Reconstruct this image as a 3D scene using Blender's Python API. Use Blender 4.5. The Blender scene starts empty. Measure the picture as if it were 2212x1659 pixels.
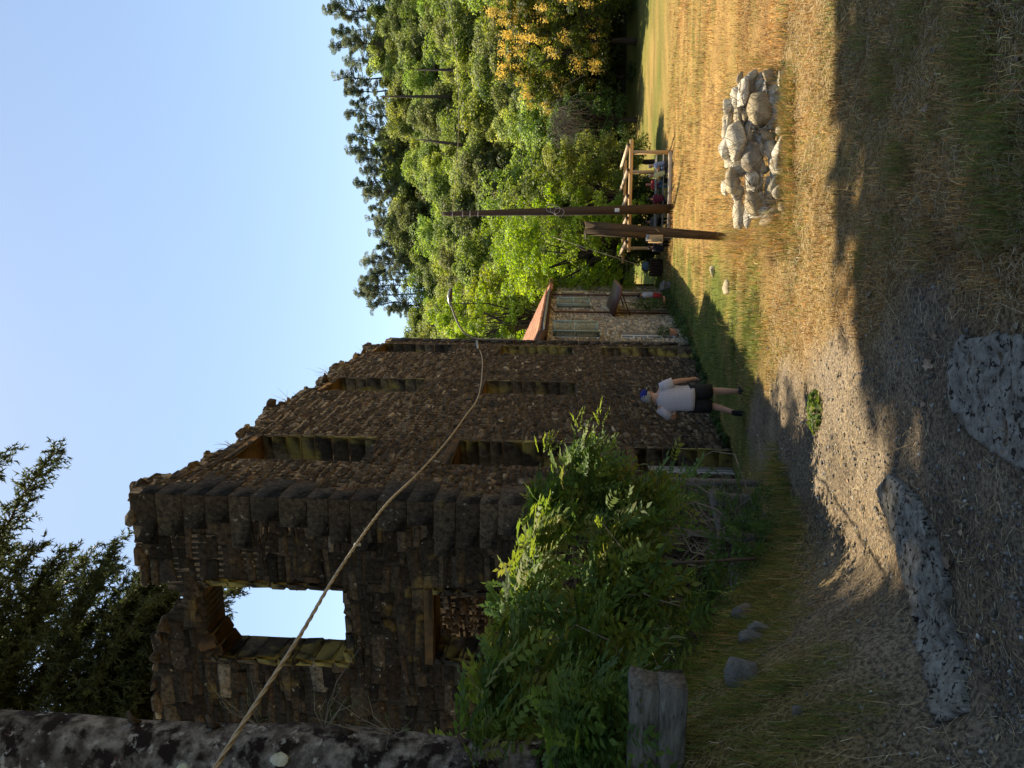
import bpy, bmesh, math, random
import numpy as np
from mathutils import Vector, Matrix

S = bpy.context.scene
C = S.collection
R = math.radians
rng = np.random.default_rng(7)
random.seed(7)

# ------------------------------------------------------------------ camera, sky, sun, exposure
F_PX, CU, CV = 1533.0, 829.5, 1106.0          # focal length and centre in a 1659 x 2212 upright frame
PITCH, ROLL = R(3.7), 0.020
CAM = np.array([0.0, 0.0, 1.6])
_F = np.array([0, math.cos(PITCH), math.sin(PITCH)])
_U0 = np.array([0, -math.sin(PITCH), math.cos(PITCH)])
_R0 = np.array([1.0, 0, 0])
_U = _U0 * math.cos(ROLL) - _R0 * math.sin(ROLL)
_R = _R0 * math.cos(ROLL) + _U0 * math.sin(ROLL)
cam_d = bpy.data.cameras.new('camera')
cam = bpy.data.objects.new('camera', cam_d); C.objects.link(cam)
cam_d.sensor_width = 36; cam_d.sensor_fit = 'HORIZONTAL'
cam_d.lens = F_PX / 2212 * 36
cam_d.clip_start = 0.05; cam_d.clip_end = 3000
X, Y, Z = -_U, _R, -_F                         # the phone was held upright: the picture lies on its side
cam.matrix_world = Matrix(((X[0], Y[0], Z[0], CAM[0]), (X[1], Y[1], Z[1], CAM[1]), (X[2], Y[2], Z[2], CAM[2]), (0, 0, 0, 1)))
S.camera = cam

SUN_AZ, SUN_EL = R(-15), R(65)
sunv = np.array([math.sin(SUN_AZ) * math.cos(SUN_EL), math.cos(SUN_AZ) * math.cos(SUN_EL), math.sin(SUN_EL)])
W = bpy.data.worlds.new('World'); S.world = W; W.use_nodes = True
nt = W.node_tree; nt.nodes.clear()
wo = nt.nodes.new('ShaderNodeOutputWorld'); bg = nt.nodes.new('ShaderNodeBackground'); sk = nt.nodes.new('ShaderNodeTexSky')
sk.sky_type = 'NISHITA'; sk.sun_disc = False
sk.sun_elevation = SUN_EL; sk.sun_rotation = SUN_AZ
sk.air_density = 1.0; sk.dust_density = 0.6; sk.ozone_density = 1.1; sk.altitude = 300
bg.inputs[1].default_value = 0.11
nt.links.new(sk.outputs[0], bg.inputs[0]); nt.links.new(bg.outputs[0], wo.inputs[0])
sl = bpy.data.lights.new('sun', 'SUN'); sl.energy = 5.0; sl.angle = R(0.53); sl.color = (1, 0.89, 0.72)
so = bpy.data.objects.new('sun', sl); C.objects.link(so)
so.rotation_euler = Vector(sunv).to_track_quat('Z', 'Y').to_euler()
S.view_settings.view_transform = 'Standard'; S.view_settings.look = 'None'
S.view_settings.gamma = 1; S.view_settings.exposure = 1.0
S.view_settings.use_curve_mapping = False
S.view_settings.use_white_balance = True; S.view_settings.white_balance_temperature = 7150; S.view_settings.white_balance_tint = 6   # the phone's warm balance
S.cycles.max_bounces = 6; S.cycles.diffuse_bounces = 3; S.cycles.transmission_bounces = 3; S.cycles.transparent_max_bounces = 4

# ------------------------------------------------------------------ helpers
def P(u, v, y):
    """world point at forward distance y seen at (u, v) of the upright frame"""
    d = _F + _R * (u - CU) / F_PX - _U * (v - CV) / F_PX
    return CAM + d * (y / d[1])

def fbm(x, y, seed=0.0, sc=1.0, octv=4):
    """cheap smooth sum-of-sines noise, about -1..1, vectorised"""
    x = np.asarray(x, float) * sc; y = np.asarray(y, float) * sc
    r = np.zeros(np.broadcast(x, y).shape); a = 1.0; t = 0.0; f = 1.0
    g = np.random.default_rng(int(seed * 977) + 13)
    for _ in range(octv):
        for _k in range(3):
            th = g.uniform(0, 2 * math.pi); ph = g.uniform(0, 2 * math.pi); ff = f * g.uniform(.75, 1.3)
            r = r + a / 1.7 * np.sin(ff * (x * math.cos(th) + y * math.sin(th)) + ph + 1.3 * np.sin(ff * .6 * (x * math.sin(th) - y * math.cos(th)) + ph * 2))
        t += a; a *= .55; f *= 2.1
    return r / t

def sstep(a, b, x):
    t = np.clip((np.asarray(x, float) - a) / (b - a), 0, 1)
    return t * t * (3 - 2 * t)

_KY = np.array([-60, 0, 3, 6, 9, 13, 20, 26, 35, 40, 50, 62, 90, 400.])
_KZ = np.array([2, 0, -.38, -.78, -1.18, -1.7, -2.55, -3.25, -4.1, -4.45, -4.65, -4.8, -4.8, -4.8])
CREST_X = np.array([-200, -60, 0, 9, 25, 40, 60, 80, 120, 300.])
CREST_Z = np.array([4, 8, 18.5, 19.5, 22, 25, 28.5, 31, 33, 36.])
def zg(x, y):
    x = np.asarray(x, float); y = np.asarray(y, float)
    z = np.interp(y, _KY, _KZ)
    b = np.interp(y, [-5, 2, 4.5, 8, 11.5, 13, 100], [1.2, 1.3, 1.4, .65, .12, 0, 0])
    x0 = np.interp(y, [0, 3, 4.5, 8, 12], [1.75, 1.5, 1.15, 1.35, 1.5])
    z = z + b * sstep(0, 1.15, -x - x0)
    z = z + .035 * fbm(x, y, 3, 1.1, 4) * (1 - sstep(60, 70, y)) + .012 * fbm(x, y, 5, 6, 3) * (1 - sstep(14, 20, y))
    cr = np.interp(x / np.maximum(y, 1) * 135, CREST_X, CREST_Z) + 4.8
    t = np.clip((y - 64) / 74, 0, 1)
    z = z + cr * (t * .75 + .25 * t * t) + sstep(66, 80, y) * 1.2 * fbm(x, y, 8, .09, 3) - sstep(140, 220, y) * 14
    return z

def hit(u, v, y0=1.5, y1=70):
    """terrain point under the pixel (u, v) of the upright frame"""
    for yy in np.arange(y0, y1, .02):
        p = P(u, v, yy)
        if p[2] <= zg(p[0], p[1]): return p
    return P(u, v, y1)

def mkmesh(name, V, Fs, col=None, smooth=False):
    me = bpy.data.meshes.new(name)
    V = np.asarray(V, np.float32).reshape(-1, 3)
    Fs = [np.asarray(f, np.int32) for f in Fs if len(f)]
    loops = np.concatenate([f.ravel() for f in Fs]); tot = np.concatenate([np.full(len(f), f.shape[1], np.int32) for f in Fs])
    start = np.concatenate([[0], np.cumsum(tot)[:-1]]).astype(np.int32)
    me.vertices.add(len(V)); me.vertices.foreach_set('co', V.ravel())
    me.loops.add(len(loops)); me.loops.foreach_set('vertex_index', loops)
    me.polygons.add(len(tot)); me.polygons.foreach_set('loop_start', start)
    if smooth: me.polygons.foreach_set('use_smooth', np.ones(len(tot), bool))
    me.update(calc_edges=True)
    if col is not None:
        a = me.color_attributes.new('Col', 'FLOAT_COLOR', 'POINT')
        c = np.ones((len(V), 4), np.float32); c[:, :3] = np.asarray(col, np.float32).reshape(-1, 3) if np.ndim(col) > 1 else np.asarray(col, np.float32)
        a.data.foreach_set('color', c.ravel())
    return me

class MB:
    """collects pieces of one mesh"""
    def __init__(self): self.v = []; self.f = {}; self.n = 0; self.c = []
    def add(self, V, F, col=(1, 1, 1)):
        V = np.asarray(V, float).reshape(-1, 3)
        for f in F: self.f.setdefault(len(f), []).append([i + self.n for i in f])
        self.v.append(V); self.c.append(np.tile(np.asarray(col, float), (len(V), 1))); self.n += len(V); return self
    def addn(self, V, Fa, col):
        V = np.asarray(V, float).reshape(-1, 3); Fa = np.asarray(Fa)
        self.f.setdefault(Fa.shape[1], []).extend((Fa + self.n).tolist())
        self.v.append(V); self.c.append(np.asarray(col, float).reshape(-1, 3)); self.n += len(V); return self
    def mesh(self, name, smooth=False): return mkmesh(name, np.concatenate(self.v), [np.array(a) for a in self.f.values()], np.concatenate(self.c), smooth)
    def build(self, name, mat, parent=None, smooth=False, **tags):
        return obj(name, self.mesh(name, smooth), mat, parent, **tags)

def obj(name, me, mat=None, parent=None, **tags):
    o = bpy.data.objects.new(name, me); C.objects.link(o)
    if mat is not None and not me.materials: me.materials.append(mat)
    if parent is not None:
        o.parent = parent
        if parent.type == 'EMPTY' or True:
            o.matrix_parent_inverse = parent_inv(parent)
    for k, v in tags.items(): o[k] = v
    return o
def parent_inv(p):
    m = Matrix.Identity(4); q = p; chain = []
    while q is not None: chain.append(q); q = q.parent
    for q in reversed(chain): m = m @ q.matrix_parent_inverse @ Matrix.LocRotScale(q.location, q.rotation_euler, q.scale)
    return m.inverted()

def thing(name, loc, label, category, group=None):
    o = bpy.data.objects.new(name, None); C.objects.link(o)
    o.location = [float(a) for a in loc]; o.empty_display_size = .2
    o['label'] = label; o['category'] = category
    if group: o['group'] = group
    return o
def tag(o, label, category, group=None):
    o['label'] = label; o['category'] = category
    if group: o['group'] = group
    return o
def copy_tree(o, parent=None):
    c = o.copy(); C.objects.link(c)
    if parent is not None: c.parent = parent
    for ch in list(o.children): copy_tree(ch, c)
    return c

BOXF = [(0, 3, 2, 1), (4, 5, 6, 7), (0, 1, 5, 4), (1, 2, 6, 5), (2, 3, 7, 6), (3, 0, 4, 7)]
def box(c, h, ax=None):
    """8 corners of a box: centre, half sizes, optional axes (3 rows)"""
    ax = np.eye(3) if ax is None else np.asarray(ax, float)
    s = np.array([(-1, -1, -1), (1, -1, -1), (1, 1, -1), (-1, 1, -1), (-1, -1, 1), (1, -1, 1), (1, 1, 1), (-1, 1, 1)], float) * np.asarray(h)
    return np.asarray(c) + s @ ax
def cbox(c, h, b, ax=None, jit=0.0, r=None):
    """chamfered box: 24 verts"""
    ax = np.eye(3) if ax is None else np.asarray(ax, float)
    h = np.asarray(h, float); V = []; idx = {}
    for sx in (-1, 1):
        for sy in (-1, 1):
            for sz in (-1, 1):
                s = np.array([sx, sy, sz])
                j = (r.uniform(-jit, jit, 3) if r is not None and jit else 0)
                for k in range(3):
                    p = s * (h - b); p[k] = s[k] * h[k]
                    idx[(sx, sy, sz, k)] = len(V); V.append(p + j)
    F = []
    def quad(k, s):
        a, b2 = [i for i in range(3) if i != k]; q = []
        for (sa, sb) in ((-1, -1), (1, -1), (1, 1), (-1, 1)):
            t = [0, 0, 0]; t[k] = s; t[a] = sa; t[b2] = sb; q.append(idx[(*t, k)])
        return q
    for k in range(3):
        for s in (-1, 1): F.append(quad(k, s))
    for k in range(3):                       # edge chamfers run along axis k
        a, b2 = [i for i in range(3) if i != k]
        for sa in (-1, 1):
            for sb in (-1, 1):
                t0 = [0, 0, 0]; t0[a] = sa; t0[b2] = sb; t1 = list(t0); t0[k] = -1; t1[k] = 1
                F.append([idx[(*t0, a)], idx[(*t1, a)], idx[(*t1, b2)], idx[(*t0, b2)]])
    for sx in (-1, 1):
        for sy in (-1, 1):
            for sz in (-1, 1): F.append([idx[(sx, sy, sz, k)] for k in range(3)])
    return np.asarray(c) + np.array(V) @ ax, F
def frame_of(d, hint=(0, 0, 1)):
    d = np.asarray(d, float); d = d / np.linalg.norm(d); h = np.asarray(hint, float)
    if abs(np.dot(d, h)) > .95: h = np.array([1., 0, 0])
    a = np.cross(h, d); a /= np.linalg.norm(a); return a, np.cross(d, a), d
def tube(pts, rad, n=8, cap=True, jit=0.0, r=None):
    pts = np.asarray(pts, float); m = len(pts); rad = np.broadcast_to(np.asarray(rad, float), (m,)); V = []; F = []
    d0 = pts[1] - pts[0]; a, b, _ = frame_of(d0)
    for i in range(m):
        d = pts[min(i + 1, m - 1)] - pts[max(i - 1, 0)]; d = d / (np.linalg.norm(d) + 1e-9)
        a = a - d * np.dot(a, d); a /= np.linalg.norm(a); b = np.cross(d, a)
        for k in range(n):
            t = 2 * math.pi * k / n; q = rad[i] * (1 + (r.uniform(-jit, jit) if jit else 0))
            V.append(pts[i] + (a * math.cos(t) + b * math.sin(t)) * q)
    for i in range(m - 1):
        for k in range(n): F.append((i * n + k, i * n + (k + 1) % n, (i + 1) * n + (k + 1) % n, (i + 1) * n + k))
    if cap: F.append(tuple(range(n - 1, -1, -1))); F.append(tuple((m - 1) * n + k for k in range(n)))
    return V, F
def beam(p0, p1, w, h, hint=(0, 0, 1)):
    p0 = np.asarray(p0, float); p1 = np.asarray(p1, float); a, b, d = frame_of(p1 - p0, hint)
    return box((p0 + p1) / 2, (w / 2, h / 2, np.linalg.norm(p1 - p0) / 2), (a, b, d)), BOXF
def loft(rings, cap=True):
    n = len(rings[0]); V = np.concatenate([np.asarray(r_, float) for r_ in rings]); F = []
    for i in range(len(rings) - 1):
        for k in range(n): F.append((i * n + k, i * n + (k + 1) % n, (i + 1) * n + (k + 1) % n, (i + 1) * n + k))
    if cap: F.append(tuple(range(n - 1, -1, -1))); F.append(tuple((len(rings) - 1) * n + k for k in range(n)))
    return V, F
def ell(c, rx, ry, n=14, ax=None):
    t = np.arange(n) * 2 * math.pi / n; q = np.stack([rx * np.cos(t), ry * np.sin(t), 0 * t], 1)
    if ax is not None: q = q @ np.asarray(ax)
    return np.asarray(c) + q
def rock(r, size, flat=1.0, n=16, bev=.12):
    """angular stone: hull of random points, softened"""
    bm = bmesh.new(); p = r.normal(size=(n, 3)); p /= np.linalg.norm(p, axis=1)[:, None]
    p *= r.uniform(.72, 1.0, (n, 1))
    for q in p: bm.verts.new(q)
    g = bmesh.ops.convex_hull(bm, input=bm.verts)
    bmesh.ops.delete(bm, geom=list({e for e in g['geom_interior'] + g['geom_unused'] if isinstance(e, bmesh.types.BMVert)}), context='VERTS')
    if bev: bmesh.ops.bevel(bm, geom=bm.edges[:], offset=bev * .5, segments=1, profile=.6, affect='EDGES')
    bm.verts.index_update()
    V = np.array([v.co[:] for v in bm.verts]) * np.asarray(size) * (1, 1, flat); F = [[v.index for v in f.verts] for f in bm.faces]; bm.free()
    return V, F
def rot_z(V, a):
    c, s = math.cos(a), math.sin(a); V = np.asarray(V, float); return np.stack([V[:, 0] * c - V[:, 1] * s, V[:, 0] * s + V[:, 1] * c, V[:, 2]], 1)
def rand_rot(r):
    q = r.normal(size=4); q /= np.linalg.norm(q); w, x, y, z = q
    return np.array([[1 - 2 * (y * y + z * z), 2 * (x * y - z * w), 2 * (x * z + y * w)], [2 * (x * y + z * w), 1 - 2 * (x * x + z * z), 2 * (y * z - x * w)], [2 * (x * z - y * w), 2 * (y * z + x * w), 1 - 2 * (x * x + y * y)]])

# ------------------------------------------------------------------ materials
def mat(name, col=(.5, .5, .5), col2=None, scale=6.0, rough=.85, bump=0.0, bscale=None, attr=False, trans=0.0, stretch=None, objrand=0.0, spots=None, spec=.3, detail=8, contrast=(.35, .65), metal=0.0, bdist=.02, world=False):
    """noise-mixed colour (times the per-piece colour if attr), bump, optional leaf translucency and blotches"""
    m = bpy.data.materials.new(name); m.use_nodes = True; n = m.node_tree.nodes; l = m.node_tree.links
    b = n['Principled BSDF']; out = n['Material Output']
    b.inputs['Roughness'].default_value = rough; b.inputs['Specular IOR Level'].default_value = spec; b.inputs['Metallic'].default_value = metal
    tc = n.new('ShaderNodeTexCoord'); mp = n.new('ShaderNodeMapping'); src = n.new('ShaderNodeNewGeometry').outputs['Position'] if world else tc.outputs['Object']; l.new(src, mp.inputs[0])
    if stretch: mp.inputs['Scale'].default_value = stretch
    no = n.new('ShaderNodeTexNoise'); no.inputs['Scale'].default_value = scale; no.inputs['Detail'].default_value = detail; no.inputs['Roughness'].default_value = .65
    l.new(mp.outputs[0], no.inputs['Vector'])
    mr = n.new('ShaderNodeMapRange'); mr.inputs[1].default_value = contrast[0]; mr.inputs[2].default_value = contrast[1]; l.new(no.outputs[0], mr.inputs[0])
    mx = n.new('ShaderNodeMix'); mx.data_type = 'RGBA'; mx.inputs['A'].default_value = (*col, 1); mx.inputs['B'].default_value = (*(col2 or col), 1); l.new(mr.outputs[0], mx.inputs['Factor'])
    cur = mx.outputs['Result']
    def mul(a, bsock=None, val=None):
        k = n.new('ShaderNodeMix'); k.data_type = 'RGBA'; k.blend_type = 'MULTIPLY'; k.inputs['Factor'].default_value = 1; l.new(a, k.inputs['A'])
        if bsock is not None: l.new(bsock, k.inputs['B'])
        return k.outputs['Result']
    if attr:
        at = n.new('ShaderNodeAttribute'); at.attribute_name = 'Col'; cur = mul(cur, at.outputs['Color'])
    for sp in (spots or []):                 # (colour, scale, low, high[, vector stretch]) blotches
        s = n.new('ShaderNodeTexNoise'); s.inputs['Scale'].default_value = sp[1]; s.inputs['Detail'].default_value = 5; s.inputs['Roughness'].default_value = .6
        mp2 = n.new('ShaderNodeMapping'); mp2.inputs['Location'].default_value = (sp[1] * 1.7, 3.1, sp[2] * 9); l.new(src, mp2.inputs[0])
        if len(sp) > 4: mp2.inputs['Scale'].default_value = sp[4]
        l.new(mp2.outputs[0], s.inputs['Vector'])
        r2 = n.new('ShaderNodeMapRange'); r2.inputs[1].default_value = sp[2]; r2.inputs[2].default_value = sp[3]; l.new(s.outputs[0], r2.inputs[0])
        k = n.new('ShaderNodeMix'); k.data_type = 'RGBA'; l.new(r2.outputs[0], k.inputs['Factor']); l.new(cur, k.inputs['A']); k.inputs['B'].default_value = (*sp[0], 1); cur = k.outputs['Result']
    if objrand:
        oi = n.new('ShaderNodeObjectInfo'); hs = n.new('ShaderNodeHueSaturation')
        a1 = n.new('ShaderNodeMapRange'); a1.inputs[3].default_value = 1 - objrand; a1.inputs[4].default_value = 1 + objrand; l.new(oi.outputs['Random'], a1.inputs[0]); l.new(a1.outputs[0], hs.inputs['Value'])
        m2 = n.new('ShaderNodeMath'); m2.operation = 'MULTIPLY'; m2.inputs[1].default_value = 7.31; l.new(oi.outputs['Random'], m2.inputs[0])
        m3 = n.new('ShaderNodeMath'); m3.operation = 'FRACT'; l.new(m2.outputs[0], m3.inputs[0])
        a2 = n.new('ShaderNodeMapRange'); a2.inputs[3].default_value = .5 - objrand * .07; a2.inputs[4].default_value = .5 + objrand * .07; l.new(m3.outputs[0], a2.inputs[0]); l.new(a2.outputs[0], hs.inputs['Hue'])
        l.new(cur, hs.inputs['Color']); cur = hs.outputs[0]
    l.new(cur, b.inputs['Base Color'])
    if bump:
        nb = n.new('ShaderNodeTexNoise'); nb.inputs['Scale'].default_value = bscale or scale * 3; nb.inputs['Detail'].default_value = 6; nb.inputs['Roughness'].default_value = .7; l.new(mp.outputs[0], nb.inputs['Vector'])
        bp = n.new('ShaderNodeBump'); bp.inputs['Strength'].default_value = bump; bp.inputs['Distance'].default_value = bdist; l.new(nb.outputs[0], bp.inputs['Height']); l.new(bp.outputs[0], b.inputs['Normal'])
    if trans:
        tr = n.new('ShaderNodeBsdfTranslucent'); ms = n.new('ShaderNodeMixShader'); ms.inputs[0].default_value = trans
        hs2 = n.new('ShaderNodeHueSaturation'); hs2.inputs['Saturation'].default_value = 1.15; hs2.inputs['Value'].default_value = 1.9; hs2.inputs['Hue'].default_value = .485; l.new(cur, hs2.inputs['Color'])
        l.new(hs2.outputs[0], tr.inputs[0]); l.new(b.outputs[0], ms.inputs[1]); l.new(tr.outputs[0], ms.inputs[2]); l.new(ms.outputs[0], out.inputs[0])
    return m

M = {}
M['stone'] = mat('weathered_stone', (1.75, 1.6, 1.4), (.32, .30, .28), 13, .93, 1.0, 30, detail=12, contrast=(.34, .66), attr=True, spec=.12, world=True, spots=[((.03, .026, .022), .9, .56, .72), ((.17, .12, .04), 1.3, .62, .76), ((.30, .27, .21), 9, .64, .72), ((.02, .018, .016), 6, .62, .70)], bdist=.03)
M['mortar'] = mat('old_mortar', (.10, .074, .048), (.034, .027, .02), 11, .97, .9, 22, spec=.1, world=True, spots=[((.02, .018, .016), .9, .56, .7), ((.16, .13, .09), 7, .64, .74)], bdist=.04)
M['jamb'] = mat('mossy_jamb_stone', (1.3, 1.2, 1.0), (.38, .35, .30), 9, .92, .8, 20, attr=True, spec=.12, world=True, spots=[((.03, .026, .02), 2.2, .54, .66, (1, 1, .5)), ((.27, .215, .06), 1.7, .50, .62, (1, 1, .6))], bdist=.03)
M['mortar_shade'] = mat('shade_dark_mortar', (.05, .04, .029), (.02, .017, .014), 9, .97, .9, 22, spec=.1, world=True, bdist=.04)  # shade of the front wall put into the mortar colour
M['bounce_stone'] = mat('bounce_warmed_stone', (.13, .082, .034), (.065, .045, .024), 6, .92, .6, 20, attr=True, spec=.15, world=True)  # orange light bounced onto the soffits, put into the stone colour
M['house_stone'] = mat('pale_house_stone', (1.0, .92, .80), (.48, .45, .40), 9, .9, .5, 24, attr=True, spec=.15, world=True, spots=[((.12, .10, .075), 1.2, .60, .75)])
M['house_mortar'] = mat('pale_mortar', (.28, .245, .20), (.18, .16, .135), 3, .95, .5, 20, spec=.1)
M['cream'] = mat('cream_plaster', (.62, .54, .36), (.5, .43, .29), 2, .9, .2, 20)
M['white_paint'] = mat('white_frame_paint', (.75, .74, .7), (.6, .59, .55), 6, .6, .1)
M['shutter'] = mat('green_shutter_paint', (.20, .27, .235), (.28, .35, .31), 7, .6, .15)
M['glass'] = mat('window_glass', (.03, .035, .04), (.05, .05, .055), 2, .12, 0, spec=.5)
M['tile'] = mat('terracotta_tile', (1.1, 1, 1), (.7, .65, .62), 5, .85, .4, 20, attr=True)
M['brown_metal'] = mat('brown_metal', (.075, .04, .03), (.11, .055, .04), 6, .5, .1)
M['dark_iron'] = mat('dark_iron', (.05, .04, .035), (.09, .06, .045), 14, .7, .3)
M['zinc'] = mat('galvanised_metal', (.35, .36, .37), (.22, .23, .24), 8, .45, .1, metal=.6)
M['conduit'] = mat('grey_conduit', (.22, .21, .2), (.15, .14, .14), 8, .6, .1)
M['cable'] = mat('pale_cable_sheath', (.42, .36, .26), (.27, .22, .15), 10, .55, .2)
M['concrete'] = mat('exposed_concrete', (.46, .425, .37), (.20, .178, .145), 20, .95, 1.0, 60, spec=.12, spots=[((.045, .037, .03), 24, .555, .60), ((.40, .37, .32), 30, .62, .7), ((.13, .105, .075), 4, .56, .70)], bdist=.03)
M['wood_grey'] = mat('grey_weathered_wood', (.21, .19, .165), (.075, .066, .055), 4, .9, .8, 5, stretch=(.6, 9, 9), spots=[((.02, .018, .016), 5, .66, .7, (.3, 10, 10))], bdist=.02)
M['wood_pole'] = mat('tarred_pole_wood', (.075, .05, .033), (.03, .021, .016), 5, .85, .6, 8, stretch=(8, 8, .5))
M['wood_post'] = mat('brown_post_wood', (.12, .078, .043), (.045, .03, .018), 5, .85, .6, 8, stretch=(9, 9, .5))
M['wood_new'] = mat('honey_timber', (.62, .42, .22), (.46, .29, .13), 5, .75, .3, 8, stretch=(7, 7, .6))
M['log'] = mat('peeled_log', (.72, .58, .42), (.55, .40, .26), 5, .8, .3, 9)
M['log_end_shade'] = mat('shade_dark_log_end', (.05, .035, .025), (.09, .06, .04), 9, .9)  # shade on the viewer's side of the logs, as a dark colour
M['limestone'] = mat('white_limestone', (1.1, 1.08, 1.03), (.66, .60, .50), 7, .92, .7, 26, attr=True, spec=.15, world=True, spots=[((.20, .155, .095), 5, .54, .68), ((.10, .085, .065), 14, .64, .72)], bdist=.02)
M['bank_stone'] = mat('lichened_grey_stone', (.20, .195, .185), (.085, .08, .075), 8, .95, .8, 24, spec=.15, spots=[((.42, .42, .38), 7, .60, .68), ((.03, .03, .028), 10, .62, .7)], bdist=.03)
M['leaf'] = mat('broad_leaf', (1.1, 1.1, 1.05), (.8, .85, .75), .6, .5, attr=True, trans=.55, objrand=.3, spec=.35, detail=3)
M['needle'] = mat('pine_needle', (1.05, 1.02, 1), (.75, .8, .8), .8, .6, attr=True, trans=.35, objrand=.2, detail=3)
M['vine_leaf'] = mat('wisteria_leaf', (1.05, 1.05, 1), (.8, .85, .8), 3, .6, attr=True, trans=.4, spec=.2, detail=3)
M['blossom'] = mat('orange_blossom', (1, 1, 1), (.85, .8, .8), 3, .7, attr=True, trans=.3, detail=3)
M['bark'] = mat('dark_bark', (.075, .055, .042), (.03, .024, .02), 3, .95, .8, 8, stretch=(4, 4, .8))
M['pale_bark'] = mat('grey_twig_bark', (.24, .2, .16), (.13, .105, .085), 4, .9, .5, 12)
M['lichen_bark'] = mat('lichened_bark', (.29, .27, .245), (.09, .078, .07), 8.0, .95, 1.0, 26, spec=.1, spots=[((.022, .016, .015), 5.5, .47, .58), ((.03, .022, .02), 1.3, .50, .68), ((.36, .35, .33), 12, .60, .66), ((.11, .06, .05), 8, .66, .72)], contrast=(.4, .6), bdist=.04)
M['lichen'] = mat('pale_lichen', (.55, .55, .47), (.36, .38, .28), 22, .95, .6, 50)
M['grass'] = mat('grass_blade', (1, 1, 1), (.85, .85, .85), 2, .65, attr=True, trans=.3, detail=2, spec=.25)
M['pebble'] = mat('pebble_stone', (1.1, 1.1, 1.1), (.7, .7, .7), 30, .85, .3, 60, attr=True)
M['straw'] = mat('dry_straw', (1, 1, 1), (.8, .8, .8), 8, .7, attr=True)
M['dry_leaf'] = mat('fallen_leaf_brown', (.42, .30, .21), (.28, .19, .12), 14, .75, .3)
M['skin'] = mat('skin', (.50, .27, .18), (.42, .22, .145), 5, .55)
M['hair_grey'] = mat('grey_hair', (.32, .30, .28), (.2, .19, .18), 30, .8, .4)
M['hair_dark'] = mat('dark_hair', (.02, .016, .014), (.035, .026, .02), 30, .6, .3)
M['black_cloth'] = mat('black_cloth', (.012, .012, .014), (.022, .022, .025), 20, .9, .2)
M['terracotta'] = mat('terracotta_pot', (.42, .19, .09), (.32, .14, .07), 6, .85, .2)
M['brown_wood'] = mat('dark_brown_wood', (.09, .05, .035), (.05, .03, .022), 6, .8, .3)
M['wire'] = mat('rusty_wire', (.16, .14, .13), (.09, .06, .045), 30, .6)
def cloth(name, col, col2=None, sc=9, bump=.3): return mat(name, col, col2 or tuple(c * .8 for c in col), sc, .9, bump, 14, spec=.1)
# ------------------------------------------------------------------ ground and hillside
def facade_x(y): return -4.78 + .242 * np.asarray(y, float)
def gravel_at(x, y):
    x = np.asarray(x, float); y = np.asarray(y, float)
    hw = np.interp(y, [0, 2.2, 4, 8, 11, 13.5], [1.35, 1.2, 1.1, .85, .45, -.4])
    xc = -.62 + .22 * fbm(x, y, 21, .6, 3)
    g = 1 - sstep(hw - .3, hw + .35, np.abs(x - xc) + .28 * fbm(x, y, 22, 2.2, 4))
    return np.where(y > 15, 0, g)
def green_at(x, y):
    x = np.asarray(x, float); y = np.asarray(y, float)
    q = x - facade_x(y)
    strip = sstep(.2, 1.2, q) * (1 - sstep(2.6, 4.4, q)) * sstep(9.5, 12, y) * (1 - sstep(34, 40, y))
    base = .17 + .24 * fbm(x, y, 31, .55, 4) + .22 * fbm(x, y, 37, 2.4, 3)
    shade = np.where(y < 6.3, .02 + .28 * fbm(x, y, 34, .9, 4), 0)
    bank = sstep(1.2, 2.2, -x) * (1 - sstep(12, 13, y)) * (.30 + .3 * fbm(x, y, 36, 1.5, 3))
    lawn = sstep(43, 47, y) * (.50 + .3 * fbm(x * .35, y, 33, .5, 3)) + sstep(40, 43, y) * (1 - sstep(43, 47, y)) * .2
    wall = (1 - sstep(.3, 1.4, np.abs(q - .4))) * sstep(11, 13, y) * .5
    return np.clip(base + strip * (.6 + .35 * fbm(x, y, 35, .8, 3)) + shade + bank + lawn + wall, 0, 1)
DRY = np.array([.44, .29, .115]); GREEN = np.array([.155, .19, .045]); GRAV = np.array([.19, .152, .11]); SOIL = np.array([.19, .125, .07])
def axis(stops):
    out = []
    for a, b, st in stops: out.append(np.arange(a, b, st))
    return np.unique(np.round(np.concatenate(out + [np.array([stops[-1][1]])]), 4))
gx = axis([(-220, -60, 20), (-60, -20, 4), (-20, -6, .8), (-6, 6, .075), (6, 14, .4), (14, 60, 2), (60, 260, 14)])
gy = axis([(-40, 0, 4), (0, 1.6, .4), (1.6, 14, .075), (14, 40, .35), (40, 66, 1.0)])
GX, GY = np.meshgrid(gx, gy)
def sheet(GX, GY):
    n, m = GX.shape; i = np.arange(n * m).reshape(n, m)
    return np.stack([i[:-1, :-1], i[:-1, 1:], i[1:, 1:], i[1:, :-1]], -1).reshape(-1, 4)
gr = gravel_at(GX, GY)[..., None]; ge = green_at(GX, GY)[..., None]
gcol = (DRY * (1 - ge) + GREEN * ge) * (.72 + .2 * fbm(GX, GY, 41, 3, 3)[..., None])
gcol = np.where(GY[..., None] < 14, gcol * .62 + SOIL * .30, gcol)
gcol = gcol * (1 - gr) + (GRAV * (1 + .35 * fbm(GX, GY, 42, 5, 4)[..., None]) + .05 * np.maximum(0, fbm(GX, GY, 43, 1.1, 4))[..., None]) * gr
GZ = zg(GX, GY) + .014 * fbm(GX, GY, 44, 13, 2) * (GY < 14)
M['ground'] = mat('ground_earth', (1.55, 1.48, 1.40), (.45, .43, .41), 42, .97, 1.0, 110, contrast=(.40, .60), detail=10, attr=True, spec=.08, spots=[((.05, .042, .035), 55, .66, .74)], bdist=.02)
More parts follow.
